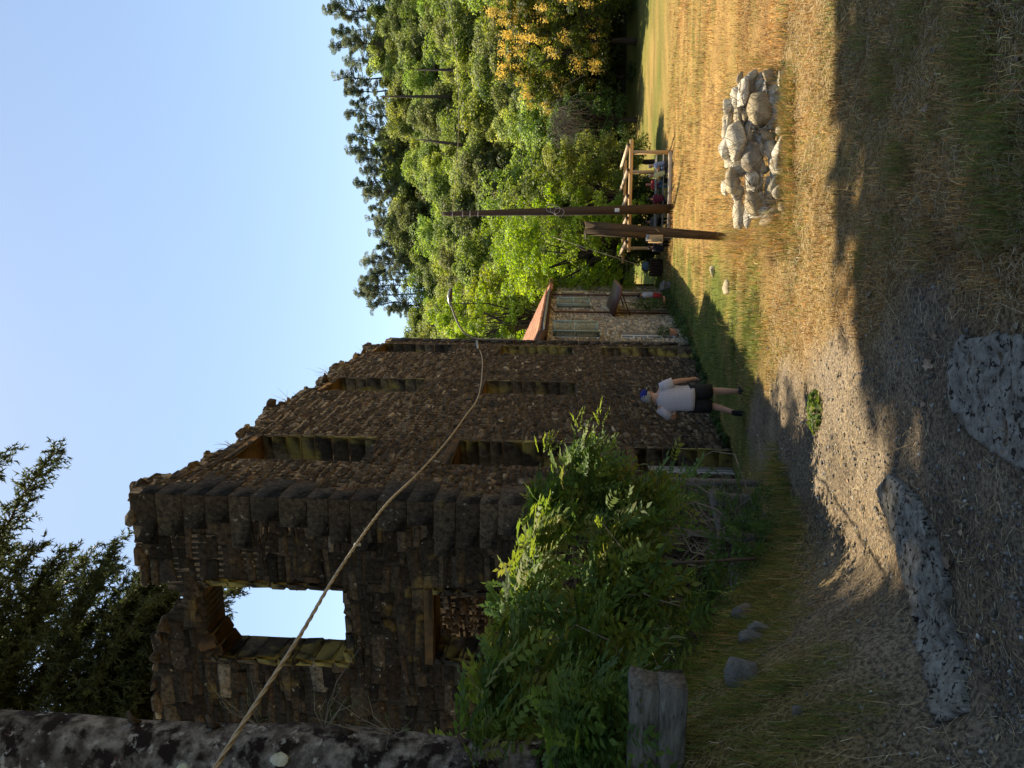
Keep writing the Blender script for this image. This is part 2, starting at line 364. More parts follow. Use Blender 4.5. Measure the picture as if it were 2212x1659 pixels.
obj('ground', mkmesh('ground', np.stack([GX, GY, GZ], -1).reshape(-1, 3), [sheet(GX, GY)], np.clip(gcol, .01, .9).reshape(-1, 3), True), M['ground'], kind='structure')
HX, HY = np.meshgrid(axis([(-260, 260, 6)]), axis([(66, 150, 2.5), (150, 420, 15)]))
M['forest_floor'] = mat('forest_floor', (.055, .06, .025), (.025, .028, .014), .7, .98, .8, 3)
obj('hillside', mkmesh('hillside', np.stack([HX, HY, zg(HX, HY) - .02], -1).reshape(-1, 3), [sheet(HX, HY)], None, True), M['forest_floor'], kind='structure')

# broken concrete slabs let into the path
SLABS = []
def in_slab(x, y):
    x = np.asarray(x, float); y = np.asarray(y, float); res = np.zeros(x.shape, bool)
    for pts in SLABS:
        ins = np.zeros(x.shape, bool)
        for i in range(len(pts)):
            (ax_, ay), (bx, by) = pts[i], pts[(i + 1) % len(pts)]; ins ^= ((ay > y) != (by > y)) & (x < (bx - ax_) * (y - ay) / (by - ay + 1e-12) + ax_)
        res |= ins
    return res
def slab_outline(cx, cy, pts, top, name, label):
    """low slab with a chewed edge: outline points in plan, top height above the ground"""
    pts = np.array(pts, float); g_ = .0125; x0, y0 = pts.min(0) - .05; x1, y1 = pts.max(0) + .05
    xs, ys = np.arange(x0, x1, g_), np.arange(y0, y1, g_); XX, YY = np.meshgrid(xs, ys)
    wx = XX + .02 * fbm(XX, YY, 50, 9, 4); wy = YY + .02 * fbm(XX, YY, 51, 9, 4); ins = np.zeros(XX.shape, bool); n = len(pts)
    for i in range(n):
        (ax_, ay), (bx, by) = pts[i], pts[(i + 1) % n]; c_ = ((ay > wy) != (by > wy)) & (wx < (bx - ax_) * (wy - ay) / (by - ay + 1e-12) + ax_); ins ^= c_
    zz = zg(XX, YY) + top + .007 * fbm(XX, YY, 52, 16, 3) - .022 * np.clip(fbm(XX, YY, 53, 38, 3) - .25, 0, 1) - .05 * np.clip(fbm(XX, YY, 54, 11, 3) - .55, 0, 1)
    zb = zg(XX, YY) - .08; mask = ins; cells = mask[:-1, :-1] & mask[1:, :-1] & mask[:-1, 1:] & mask[1:, 1:]; idx = np.arange(XX.size).reshape(XX.shape)
    edge = np.zeros(XX.shape, bool); p_ = np.pad(cells, 1); cnt = p_[:-1, :-1].astype(int) + p_[1:, :-1] + p_[:-1, 1:] + p_[1:, 1:]; edge = (cnt > 0) & (cnt < 4); zz = np.where(edge, zz - .014, zz)
    F = np.stack([idx[:-1, :-1], idx[:-1, 1:], idx[1:, 1:], idx[1:, :-1]], -1)[cells]; N_ = XX.size; SK = []
    for (dy, dx, e0, e1) in ((-1, 0, (0, 0), (0, 1)), (1, 0, (1, 1), (1, 0)), (0, -1, (1, 0), (0, 0)), (0, 1, (0, 1), (1, 1))):
        nb_ = np.pad(cells, 1)[1 + dy:1 + dy + cells.shape[0], 1 + dx:1 + dx + cells.shape[1]]; b_ = np.argwhere(cells & ~nb_)
        a0 = (b_[:, 0] + e0[0]) * XX.shape[1] + b_[:, 1] + e0[1]; a1 = (b_[:, 0] + e1[0]) * XX.shape[1] + b_[:, 1] + e1[1]; SK.append(np.stack([a1, a0, a0 + N_, a1 + N_], 1))
    allF = np.concatenate([F] + SK); V = np.concatenate([np.stack([XX, YY, zz], -1).reshape(-1, 3), np.stack([XX, YY, zb], -1).reshape(-1, 3)]); used, inv = np.unique(allF, return_inverse=True)
    SLABS.append(pts); o = obj(name, mkmesh(name, V[used], [inv.reshape(-1, 4)], None, True), M['concrete']); tag(o, label, 'concrete slab'); return o
def plan(u, v): p = hit(u, v); return p[0], p[1]
slab_outline(0, 0, [plan(*a) for a in ((86, 2036), (119, 2106), (300, 2075), (459, 2040), (560, 2010), (640, 1938), (600, 1905), (503, 1944), (300, 1990))], .06, 'concrete_strip', 'long pitted pale concrete strip lying across the gravel path at the bottom')
slab_outline(0, 0, [plan(*a) for a in ((640, 2212), (700, 2110), (760, 2060), (880, 2050), (935, 2085), (945, 2212), (800, 2320), (650, 2300))], .024, 'concrete_patch', 'flat worn concrete patch at the near edge of the path beside dry grass')

# ------------------------------------------------------------------ the ruin
C0 = np.array([-1.985, 11.55]); E = np.array([.2352, .9719]); N = np.array([.9719, -.2352])   # near corner, along the facade, outward
def fp(s, z, o=0.0): q = C0 + E * s + N * o; return np.array([q[0], q[1], z])
PAL = np.array([[.125, .09, .06], [.09, .07, .052], [.18, .135, .09], [.07, .058, .048], [.23, .185, .13], [.14, .115, .09], [.10, .07, .045], [.16, .10, .065], [.42, .38, .31]])
PAL = PAL * .62 + PAL.mean(1, keepdims=True) * np.array([1.06, 1.0, .90]) * .38
PALP = np.array([.2, .18, .14, .12, .09, .12, .08, .05, .02])
OCT_F = [(k, (k + 1) % 8, 8 + (k + 1) % 8, 8 + k) for k in range(8)] + [(8 + k, 8 + (k + 1) % 8, 16 + (k + 1) % 8, 16 + k) for k in range(8)] + [tuple(16 + k for k in range(8))]
def lay(O, d, n, L, zb, zt, holes, r, rowh=(.11, .25), wid=(.14, .5), gap=.012, prot=(.005, .06), pal=PAL, palp=PALP, chips=(.12, .32)):
    """irregular coursed rubble on a vertical face; returns a list of (verts, colour, area)"""
    d3 = np.array([d[0], d[1], 0.]); n3 = np.array([n[0], n[1], 0.]); O3 = np.array([O[0], O[1], 0.]); res = []
    z = min(zb(0), zb(L)) - .1; zmax = max(zt(t) for t in np.linspace(0, L, 40)); row = 0
    while z < zmax:
        h = r.uniform(*rowh); s = -r.uniform(0, wid[1]); row += 1; ph = r.uniform(0, 6)
        while s < L:
            w = min(r.uniform(*wid) * r.choice([.6, 1, 1, 1.35]), wid[1] * 1.3); hh = h
            s0, s1 = max(s, 0), min(s + w, L); s += w
            if s1 - s0 < .05: continue
            z0, z1 = z, z + hh
            parts = [(s0, s1)]
            for (a, b, c0, c1) in holes:
                if z0 + hh * .5 > c0 and z0 + hh * .5 < c1:
                    q = []
                    for (p0, p1) in parts:
                        if p1 <= a or p0 >= b: q.append((p0, p1)); continue
                        if p0 < a: q.append((p0, a))
                        if p1 > b: q.append((b, p1))
                    parts = q
            for (p0, p1) in parts:
                if p1 - p0 < .05: continue
                sc = (p0 + p1) / 2; zc = (z0 + z1) / 2
                if zc > zt(sc) or zc < zb(sc) - .08: continue
                subs = [(p0, p1, z0, z1)]
                if r.random() < .38 and h > .12: subs = [(p0, p1, z0, z0 + hh * .5), (p0, p1, z0 + hh * .5, z1)]
                for (a0, a1, b0, b1) in subs:
                    ww, h2 = a1 - a0 - gap, b1 - b0 - gap
                    if ww < .03 or h2 < .03: continue
                    cut = r.uniform(*chips, 4) * min(ww, h2); x0, x1, y0, y1 = a0 + gap / 2, a1 - gap / 2, b0 + gap / 2, b1 - gap / 2
                    o = np.array([(x0 + cut[0], y0), (x1 - cut[1], y0), (x1, y0 + cut[1]), (x1, y1 - cut[2]), (x1 - cut[2], y1), (x0 + cut[3], y1), (x0, y1 - cut[3]), (x0, y0 + cut[0])])
                    o += r.normal(0, .085 * min(ww, h2), o.shape)
                    o[:, 1] += .035 * np.sin(o[:, 0] * 1.3 + ph) + .03 * np.sin(o[:, 0] * 3.1 + row) + r.normal(0, .018)
                    p = r.uniform(*prot); tl = r.normal(0, .007, 2); cc = o.mean(0)
                    def ring(sc_, dep):
                        q = cc + (o - cc) * sc_; dd = dep + ((q - cc) / np.array([ww, h2])) @ tl * 2 if dep > -.03 else np.full(8, dep)
                        return O3 + np.outer(q[:, 0], d3) + np.outer(dd, n3) + np.outer(q[:, 1], [0, 0, 1])
                    V = np.concatenate([ring(1, -.07), ring(1, p - .02), ring(r.uniform(.78, .93), p + r.uniform(0, .006))])
                    c = pal[r.choice(len(pal), p=palp)] * r.uniform(.6, 1.5)
                    res.append((V, OCT_F, c, ww * h2))
        z += h
    return res
def block(c, h, ax, r, col, bev=.018, jit=.008):
    V, F = cbox(c, h, bev, ax, jit, r); return (V, F, col, 4 * h[0] * h[2])
def put(stones, parent, material, name='stone', top=300, near=CAM):
    """largest in view become single parts, the rest one joined part"""
    key = [a / max(.1, np.sum((np.mean(V, 0) - near) ** 2)) for (V, F, c, a) in stones]
    order = np.argsort(key)[::-1]
    for i in order[:top]:
        V, F, c, a = stones[i]; cen = np.mean(V, 0); mb = MB().add(V - cen, F, c)
        o = obj(name, mb.mesh(name), material); o.location = cen; o.parent = parent; o.matrix_parent_inverse = parent_inv(parent)
    if len(order) > top:
        mb = MB()
        for i in order[top:]: mb.add(stones[i][0], stones[i][1], stones[i][2])
        mb.build('rubble_stones', material, parent, kind='stuff')
def wall_core(name, O, d, n, L, th, zb, zt, holes, parent, material, step=.2, inset=.016, s_from=0.0):
    """solid wall with openings cut through, built in upright columns"""
    cuts = sorted(set([0.0, L] + [h[0] for h in holes] + [h[1] for h in holes] + [round(a, 3) for a in np.arange(0, L, step)]))
    mb = MB(); d3 = np.array([d[0], d[1], 0]); n3 = np.array([n[0], n[1], 0]); O3 = np.array([O[0], O[1], 0])
    for a, b in zip(cuts[:-1], cuts[1:]):
        if b - a < 1e-4 or b <= s_from + 1e-6: continue
        a = max(a, s_from); m = (a + b) / 2; iv = [(zb(m) - .6, zt(m))]
        for (h0, h1, c0, c1) in holes:
            if h0 - 1e-6 <= a and b <= h1 + 1e-6:
                q = []
                for (p, t) in iv:
                    if t <= c0 or p >= c1: q.append((p, t)); continue
                    if p < c0: q.append((p, c0))
                    if t > c1: q.append((c1, t))
                iv = q
        for (p, t) in iv:
            c = O3 + d3 * m + n3 * (-inset - th / 2) + np.array([0, 0, (p + t) / 2])
            mb.add(box(c, ((b - a) / 2 - .0004, th / 2, (t - p) / 2), (d3, n3, (0, 0, 1))), BOXF, (1, 1, 1))
    return mb.build(name, material, parent)

ruin = thing('ruined_building', fp(0, float(zg(*C0))), 'tall roofless ruin of dark rubble stone with empty window openings', 'ruined building')
rr = np.random.default_rng(11)
LF, TH = 15.4, .66
zbF = lambda s: float(zg(*(C0 + E * s)))
_tn = rr.normal(0, 1, 80)
def ztF(s):
    return 8.42 + .16 * math.sin(s * 1.3 + .6) + .10 * math.sin(s * 3.7) + .09 * _tn[int(s / .45) % 80] - (.55 if s > 14.2 else 0) + (.25 if s < 1.0 else 0)
FH = []
for (a, b) in ((1.9, 3.25), (7.35, 8.7), (12.8, 14.15)):
    FH += [(a, b, 5.36, 7.86), (a, b, 1.12, 3.62)]
FH += [(1.75, 3.05, -9, .05), (12.75, 14.15, -9, .1)]
wallF = wall_core('wall', C0, E, N, LF, TH, zbF, ztF, FH, ruin, M['mortar'], s_from=.03)
stones = lay(C0, E, N, LF, zbF, lambda s: ztF(s) - .1, [(0, .34, -9, 9)] + FH, rr, (.05, .17), (.07, .34), .005, (-.012, .012), PAL * .60, PALP, (.2, .42))
# blocks of the jambs seen through the openings, and lintels
jamb = []; warm_lintels = []
for (a, b, c0, c1) in FH:
    z = max(c0, zbF(b) - .1)
    while z < c1 - .05:
        h = min(rr.uniform(.24, .46), c1 - z)
        if c1 - z - h < .12: h = c1 - z
        cen = fp(b + .05, z + h / 2, -TH / 2 + .01)
        jamb.append(block(cen, (.07, TH / 2 + rr.uniform(.005, .02), h / 2 - .004), (np.append(E, 0), np.append(N, 0), (0, 0, 1)), rr, PAL[rr.integers(0, 6)] * rr.uniform(.5, .95), .014, .012))
        z += h
    warm_lintels.append(block(fp((a + b) / 2, c1 + .07, -TH / 2 + .012), ((b - a) / 2 + .14, TH / 2 + .01, .09), (np.append(E, 0), np.append(N, 0), (0, 0, 1)), rr, np.array([.9, .8, .7]), .02, .01))
put(stones, wallF, M['stone'], top=230)
put(jamb, wallF, M['jamb'], 'jamb_stone', top=60)
put(warm_lintels, wallF, M['bounce_stone'], 'lintel', top=20)
# front wall: its shade is put into darker stone and mortar colours
D2 = np.array([-.9719, .2352]); N2 = np.array([-.2352, -.9719]); LW = 8.5
C1 = C0
def wp(s, z, o=0.0): q = C1 + D2 * s + N2 * o; return np.array([q[0], q[1], z])
zbW = lambda s: float(zg(*(C1 + D2 * s)))
def ztW(s):
    return float(np.interp(s, [0, .9, 1.0, 1.45, 1.62, 1.8, 2.05, 2.3, 2.7, 3.3, 5, 8.5], [8.76, 8.76, 8.8, 8.7, 8.5, 8.16, 8.06, 8.36, 8.62, 8.78, 8.85, 8.9])) + .03 * math.sin(s * 9)
WH = [(1.66, 3.06, 5.15, 7.68), (1.66, 2.9, .9, 3.66)]
def ztW2(s): return ztW(s)
wallW = wall_core('wall', C1 + D2 * 0.70, D2, N2, LW - .70, TH, lambda s: zbW(s + .7), lambda s: ztW(s + .7), [(a - .7, b - .7, c, d_) for (a, b, c, d_) in WH], ruin, M['mortar_shade'], .12)
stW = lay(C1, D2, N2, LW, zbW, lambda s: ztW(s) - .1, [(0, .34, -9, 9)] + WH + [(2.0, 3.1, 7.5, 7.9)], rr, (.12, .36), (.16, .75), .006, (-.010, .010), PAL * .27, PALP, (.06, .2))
jw = []; rw = []
for (a, b, c0, c1) in WH:
    z = c0
    while z < c1 - .05:                               # the left reveal faces the facade side
        h = min(rr.uniform(.22, .42), c1 - z)
        if c1 - z - h < .12: h = c1 - z
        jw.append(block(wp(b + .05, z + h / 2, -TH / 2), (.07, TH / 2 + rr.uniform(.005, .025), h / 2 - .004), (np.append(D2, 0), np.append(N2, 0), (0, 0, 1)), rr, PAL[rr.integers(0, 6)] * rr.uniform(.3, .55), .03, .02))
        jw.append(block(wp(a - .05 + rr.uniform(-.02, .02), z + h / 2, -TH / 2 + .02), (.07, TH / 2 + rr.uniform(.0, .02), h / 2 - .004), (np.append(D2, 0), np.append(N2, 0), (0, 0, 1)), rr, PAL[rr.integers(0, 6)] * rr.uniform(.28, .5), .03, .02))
        z += h
    s = a
    while s < b:                                      # uneven sill
        w = rr.uniform(.2, .4); jw.append(block(wp(min(s + w / 2, b), c0 - .04 + rr.uniform(-.03, .05), -TH / 2 + .01), (w / 2, TH / 2 + .02, .09), (np.append(D2, 0), np.append(N2, 0), (0, 0, 1)), rr, PAL[rr.integers(0, 6)] * .6, .03, .02)); s += w
# broken flat arch of the upper opening
for (s_, z_, w_, h_, rot) in ((1.78, 7.80, .12, .14, .25), (2.02, 7.86, .13, .13, .05), (2.28, 7.90, .14, .15, -.15), (2.55, 7.86, .14, .18, -.3), (2.82, 7.74, .14, .2, -.4), (3.03, 7.6, .12, .18, -.5)):
    d3 = np.append(D2, 0) * math.cos(rot) + np.array([0, 0, math.sin(rot)]); u3 = np.cross(d3, np.append(N2, 0)); u3 = u3 * np.sign(u3[2])
    rw.append(block(wp(s_, z_, -TH / 2), (w_, TH / 2 - .01, h_), (d3, np.append(N2, 0), u3), rr, np.array([.8, .7, .62]) * rr.uniform(.6, 1.1), .03, .02))
rw.append(block(wp(2.28, 3.73, -TH / 2 + .012), (.74, TH / 2 + .01, .09), (np.append(D2, 0), np.append(N2, 0), (0, 0, 1)), rr, np.array([.9, .8, .7]), .02, .01))
put(stW, wallW, M['stone'], top=215)
put(jw, wallW, M['jamb'], 'jamb_stone', top=60)
put(rw, wallW, M['bounce_stone'], 'arch_stone', top=20)
# big corner blocks
qz = float(zg(*C0)) - .2; k = 0; quoins = []
while qz < 8.55:
    h = rr.uniform(.30, .52); la, lb = ((.85, .5) if rr.random() < .5 else (.5, .8)); la *= rr.uniform(.75, 1.2); lb *= rr.uniform(.75, 1.2); k += 1
    q = C0 + E * la / 2 + D2 * lb / 2
    o = .020 + rr.uniform(-.004, .004)
    q = q + N * o / 2 + N2 * o / 2
    quoins.append(block(np.array([q[0], q[1], qz + h / 2]), ((la + o) / 2, (lb + o) / 2, h / 2 - .0022), (np.append(E, 0), np.append(D2, 0), (0, 0, 1)), rr, (PAL[rr.choice(6)] * .4 + np.array([.11, .088, .065]) * .6) * rr.uniform(.40, .56), .006, .003))
    qz += h
put(quoins, wallW, M['stone'], 'corner_stone', top=60)
# far end corner blocks
qz = zbF(LF) - .2; far = []
while qz < 7.8:
    h = rr.uniform(.3, .5); la = rr.uniform(.4, .8)
    far.append(block(fp(LF - la / 2 + .03, qz + h / 2, -.3), (la / 2, .33, h / 2 - .009), (np.append(E, 0), np.append(N, 0), (0, 0, 1)), rr, PAL[rr.integers(0, 6)] * .6, .022, .012)); qz += h
put(far, wallF, M['stone'], 'corner_stone', top=40)
# loose stones along the broken tops
loose = []
for s in np.arange(.1, LF, .21):
    for _ in range(2):
        sz = rr.uniform(.09, .24); V, F = rock(rr, (sz * 1.3, sz, sz), .65, 13, .1); V = V @ rand_rot(rr) if rr.random() < .3 else rot_z(V, rr.uniform(0, 6))
        loose.append((V + fp(s + rr.uniform(-.1, .1), ztF(s) + sz * .15 - .05, -rr.uniform(.02, .5)), F, PAL[rr.choice(9, p=PALP)] * rr.uniform(.5, .9), sz * sz * 3))
for s in np.arange(.9, LW, .2):
    if 1.6 < s < 2.2: continue
    for _ in range(2):
        sz = rr.uniform(.1, .24); V, F = rock(rr, (sz * 1.3, sz, sz), .65, 13, .1)
        loose.append((rot_z(V, rr.uniform(0, 6)) + wp(s, ztW(s) + sz * .12 - .05, -rr.uniform(.0, .5)), F, PAL[rr.choice(9, p=PALP)] * rr.uniform(.4, .7), sz * sz * 3))
put(loose, wallF, M['stone'], 'loose_stone', top=130)
# cross wall inside, seen through the lower opening; back wall
IN0 = np.array([-8.5, 17.6]); IN1 = np.array([-1.2, 16.0]); di = (IN1 - IN0) / np.linalg.norm(IN1 - IN0); ni = np.array([di[1], -di[0]])
LI = float(np.linalg.norm(IN1 - IN0)); zbI = lambda s: -2.2
ztI = lambda s: 4.9 + .3 * math.sin(s * 2) + .15 * math.sin(s * 5)
wallI = wall_core('wall', IN0, di, ni, LI, .5, zbI, ztI, [], ruin, M['mortar'])
put(lay(IN0, di, ni, LI, zbI, ztI, [], rr, (.08, .2), (.1, .34), .004, (-.004, .008), PAL * .9, PALP), wallI, M['stone'], top=40)
# board closing the doorway
p0 = fp(1.80, 0, -.16); p1 = fp(2.98, 0, -.34)
mb = MB(); zb_ = zbF(2.3)
for i in range(5):
    t0, t1 = i / 5 + .004, (i + 1) / 5 - .004; a, b = p0 * (1 - t0) + p1 * t0, p0 * (1 - t1) + p1 * t1
    c = (a + b) / 2; ax0 = (b - a) / np.linalg.norm(b - a); ax1 = np.array([-ax0[1], ax0[0], 0])
    mb2 = MB().add(*cbox((c[0], c[1], zb_ + .72), (np.linalg.norm(b - a) / 2, .02, .82 + rr.uniform(-.02, .02)), .004, (ax0, ax1, (0, 0, 1))))
    if i == 0: door = thing('board_door', (c[0], c[1], zb_), 'pale grey board panel closing the low doorway at the foot of the ruin', 'door')
    mb2.build('plank', M['wood_pale'] if 'wood_pale' in M else M.setdefault('wood_pale', mat('pale_board', (.42, .40, .36), (.25, .235, .21), 5, .9, .4, 8, stretch=(8, 8, .6))), door)
# ------------------------------------------------------------------ house beyond the ruin
hr = np.random.default_rng(23)
EX, NX, ZX = np.append(E, 0), np.append(N, 0), np.array([0, 0, 1.])
HS0, HS1 = 15.7, 29.6                                  # along the same facade line
house = thing('stone_house', fp(HS0, zbF(HS0)), 'pale two storey stone house with red tile roof and green shutters behind the ruin', 'house')
ZE = 2.18                                              # eave height
HO = -.10
def hp(s, z, o=0.0): return fp(s, z, o + HO)
HH = [(16.75, 17.75, .0, 1.85), (25.6, 26.5, .0, 1.75), (17.05, 18.25, -3.1, -.88), (24.6, 25.9, -4.2, -1.35)]
OH = hp(HS0, 0)[:2]
hwall = wall_core('wall', OH, E, N, HS1 - HS0, 5.0, lambda s: -4.6, lambda s: ZE, [(a - HS0, b - HS0, c, d_) for (a, b, c, d_) in HH], house, M['house_mortar'], .6, .03)
HPAL = np.array([[.40, .36, .29], [.33, .29, .23], [.46, .42, .35], [.27, .24, .20], [.42, .33, .22], [.52, .49, .43]]); HPAL = HPAL * .5 + np.array([.38, .35, .295]) * .5
st = lay(OH, E, N, HS1 - HS0, lambda s: -4.6, lambda s: ZE - .12, [(a - HS0 - .05, b - HS0 + .05, c - .06, d_ + .08) for (a, b, c, d_) in HH], hr, (.11, .22), (.14, .42), .03, (0, .03), HPAL, np.array([.2, .2, .2, .1, .15, .15]))
put(st, hwall, M['house_stone'], top=280)
# back and gable walls close the body (joined in the core); roof: two tiled slopes
ROOF_S0, ROOF_S1, RW = HS0 - .25, HS1 + .3, 3.1
roof = None
mb = MB()
for sgn in (0, 1):
    a = 0.45 if sgn == 0 else -5.45
    p = [hp(ROOF_S0, ZE + .02 + 0, a), hp(ROOF_S1, ZE + .02, a), hp(ROOF_S1, ZE + 1.35, -2.5), hp(ROOF_S0, ZE + 1.35, -2.5)]
    q = [x + np.array([0, 0, .08]) for x in p]; mb.add(p + q, [(0, 1, 2, 3), (7, 6, 5, 4), (0, 4, 5, 1), (1, 5, 6, 2), (2, 6, 7, 3), (3, 7, 4, 0)])
roof = mb.build('roof', M['brown_wood'], house)
def tile_bits(s, t, down, up, r, w=.10):
    """half round tile from the low end to the high end"""
    n = 5; ang = np.linspace(0, math.pi, n); V = []
    d = up - down; d /= np.linalg.norm(d); side = EX; nor = np.cross(side, d); nor *= np.sign(nor[2])
    for p, rr_ in ((down, w), (up, w * .85)):
        for a_ in ang: V.append(p + side * math.cos(a_) * rr_ + nor * math.sin(a_) * rr_ * .9)
    F = [(k, k + 1, n + k + 1, n + k) for k in range(n - 1)] + [tuple(range(n))]
    return V, F
mbt = MB(); ntile = 0
slope0 = lambda s, f: hp(s, ZE + .12 + 1.33 * f, .47 - 2.95 * f)
for s in np.arange(ROOF_S0 + .1, ROOF_S1, .225):
    for j in range(8):
        f0, f1 = j / 8, (j + 1.25) / 8; c = np.array([.36, .17, .105]) * hr.uniform(.65, 1.35) * np.array([1, hr.uniform(.9, 1.2), hr.uniform(.8, 1.2)])
        V, F = tile_bits(s, 0, slope0(s, f0) + ZX * .02 * hr.uniform(0, 1), slope0(s, f1), hr)
        if j == 0:
            cen = np.mean(V, 0); t = MB().add(V - cen, F, c); o = obj('tile', t.mesh('tile'), M['tile']); o.location = cen; o.parent = roof; o.matrix_parent_inverse = parent_inv(roof)
        else: mbt.add(V, F, c)
mbt.build('roof_tiles', M['tile'], roof, kind='stuff')
# verge board at the near end, gutter, downpipes
MB().add(*beam(hp(ROOF_S0 - .02, ZE - .02, .5), hp(ROOF_S0 - .02, ZE + 1.32, -2.5), .05, .26)).build('verge_board', M['brown_metal'], house)
g = []
for s in np.linspace(ROOF_S0 + .1, ROOF_S1, 12):
    t = np.linspace(math.pi, 2 * math.pi, 7); c = hp(s, ZE + .02, .56); ring = [c + NX * .075 * math.cos(a) + ZX * .075 * math.sin(a) for a in t] + [c + NX * .062 * math.cos(a) + ZX * .062 * math.sin(a) for a in t[::-1]]; g.append(ring)
MB().add(*loft(g)).build('gutter', M['zinc'], house)
for s in np.arange(HS0 + .2, HS1, .62):
    MB().add(*beam(hp(s, ZE - .06, -.1), hp(s, ZE - .10, .46), .09, .11)).build('rafter_end', M['brown_wood'], house)
for s in (23.4,):
    MB().add(*tube([hp(s, ZE, .52), hp(s, ZE - .35, .12), hp(s, -4.2, .1)], .05, 8)).build('downpipe', M['brown_metal'], house)
def window(s0, s1, z0, z1, shut=(0, 0), frame=.07, bars=(1, 3), m='white_paint', depth=.14):
    w = MB()
    for a, b in (((s0 + frame / 2, z0), (s0 + frame / 2, z1)), ((s1 - frame / 2, z0), (s1 - frame / 2, z1)), ((s0 + frame, z0 + frame / 2), (s1 - frame, z0 + frame / 2)), ((s0 + frame, z1 - frame / 2), (s1 - frame, z1 - frame / 2))):
        w.add(*beam(hp(a[0], a[1], -depth), hp(b[0], b[1], -depth), frame, .07, NX))
    wf = w.build('window', M[m], house)
    for i in range(1, bars[0] + 1):
        s = s0 + (s1 - s0) * i / (bars[0] + 1); MB().add(*beam(hp(s, z0 + frame, -depth + .01), hp(s, z1 - frame, -depth + .01), .045, .045, NX)).build('mullion', M[m], wf)
    for i in range(1, bars[1] + 1):
        z = z0 + (z1 - z0) * i / (bars[1] + 1); MB().add(*beam(hp(s0 + frame, z, -depth), hp(s1 - frame, z, -depth), .03, .03, NX)).build('glazing_bar', M[m], wf)
    MB().add(box(hp((s0 + s1) / 2, (z0 + z1) / 2, -depth - .02), ((s1 - s0) / 2 - .02, .006, (z1 - z0) / 2 - .02), (EX, NX, ZX)), BOXF).build('pane', M['glass'], wf)
    MB().add(*cbox(hp((s0 + s1) / 2, z0 - .03, .03), ((s1 - s0) / 2 + .1, .12, .035), .008, (EX, NX, ZX))).build('sill', M['cream'], wf)
    return wf
def shutter(s_h, dirv, w, z0, z1):
    """louvred leaf hinged at s_h, opening along dirv (a unit plan vector)"""
    d = np.asarray(dirv, float); nrm = np.array([d[1], -d[0], 0]); base = hp(s_h, 0, .06)
    A = lambda t, z: base * (1, 1, 0) + d * t + ZX * z
    sh = MB()
    for t in (.035, w - .035): sh.add(*beam(A(t, z0), A(t, z1), .07, .04, nrm))
    for z in (z0 + .04, (z0 + z1) / 2, z1 - .04): sh.add(*beam(A(.07, z), A(w - .07, z), .08, .036, nrm))
    o = sh.build('shutter', M['shutter'], house)
    n = int((z1 - z0 - .2) / .06)
    for i in range(n):
        z = z0 + .1 + i * (z1 - z0 - .2) / (n - 1)
        if abs(z - (z0 + z1) / 2) < .06: continue
        a, b = A(.07, z), A(w - .07, z); V = box((a + b) / 2, ((w - .14) / 2, .024, .005), (d, nrm * .7 + ZX * .7, np.cross(d, nrm * .7 + ZX * .7)))
        MB().add(V, BOXF).build('slat', M['shutter'], o)
window(16.75, 17.75, .0, 1.85); window(25.6, 26.5, .0, 1.75)
shutter(16.73, (NX * .55 - EX * .83), .52, .02, 1.83); shutter(17.77, (NX * .8 + EX * .6), .52, .02, 1.83)
shutter(25.58, (NX * .3 - EX * .954), .47, .02, 1.73); shutter(26.52, (NX * .75 + EX * .66), .47, .02, 1.73)
window(17.05, 18.25, -3.1, -.88, bars=(1, 3))
# door with steps, canopy, creeper trellis
dr = MB().add(box(hp(25.25, -2.8, -.1), (.63, .03, 1.42), (EX, NX, ZX)), BOXF).build('door', M['brown_wood'], house)
MB().add(*tube([hp(24.75, -2.9, -.02), hp(24.75, -2.75, -.02)], .02, 6)).build('handle', M['zinc'], dr)
can = MB()
q = [hp(22.6, -1.0, .0), hp(27.0, -1.0, .0), hp(27.0, -1.35, 1.35), hp(22.6, -1.35, 1.35)]; can.add(q + [x + ZX * .12 for x in q], [(3, 2, 1, 0), (4, 5, 6, 7), (0, 1, 5, 4), (1, 2, 6, 5), (2, 3, 7, 6), (3, 0, 4, 7)])
canopy = can.build('door_canopy', M['brown_metal'], house)
for s in (23.0, 26.6): MB().add(*beam(hp(s, -1.75, .03), hp(s, -1.3, 1.15), .06, .06)).build('bracket', M['brown_wood'], canopy)
# further wing, lower and paler, stepping out past the end of the house
wing = thing('cream_wing', fp(31.5, -4.5, .3), 'lower cream framed wing of pale stone joined to the far end of the house', 'house')
W0, W1 = 29.75, 36.5
wh = [(30.4, 31.6, .15, 1.5), (30.4, 31.7, -3.2, -1.3), (33.6, 34.7, -3.2, -1.2)]
OW = fp(W0, 0, .05)[:2]
wwall = wall_core('wall', OW, E, N, W1 - W0, 4.0, lambda s: -4.8, lambda s: 2.0, [(a - W0, b - W0, c, d_) for (a, b, c, d_) in wh], wing, M['house_mortar'], .6, .03)
put(lay(OW, E, N, W1 - W0, lambda s: -4.8, lambda s: 1.9, [(a - W0 - .15, b - W0 + .15, c - .15, d_ + .15) for (a, b, c, d_) in wh], hr, (.14, .26), (.2, .5), .04, (0, .03), HPAL * 1.05, np.array([.2, .2, .2, .1, .15, .15])), wwall, M['house_stone'], top=120)
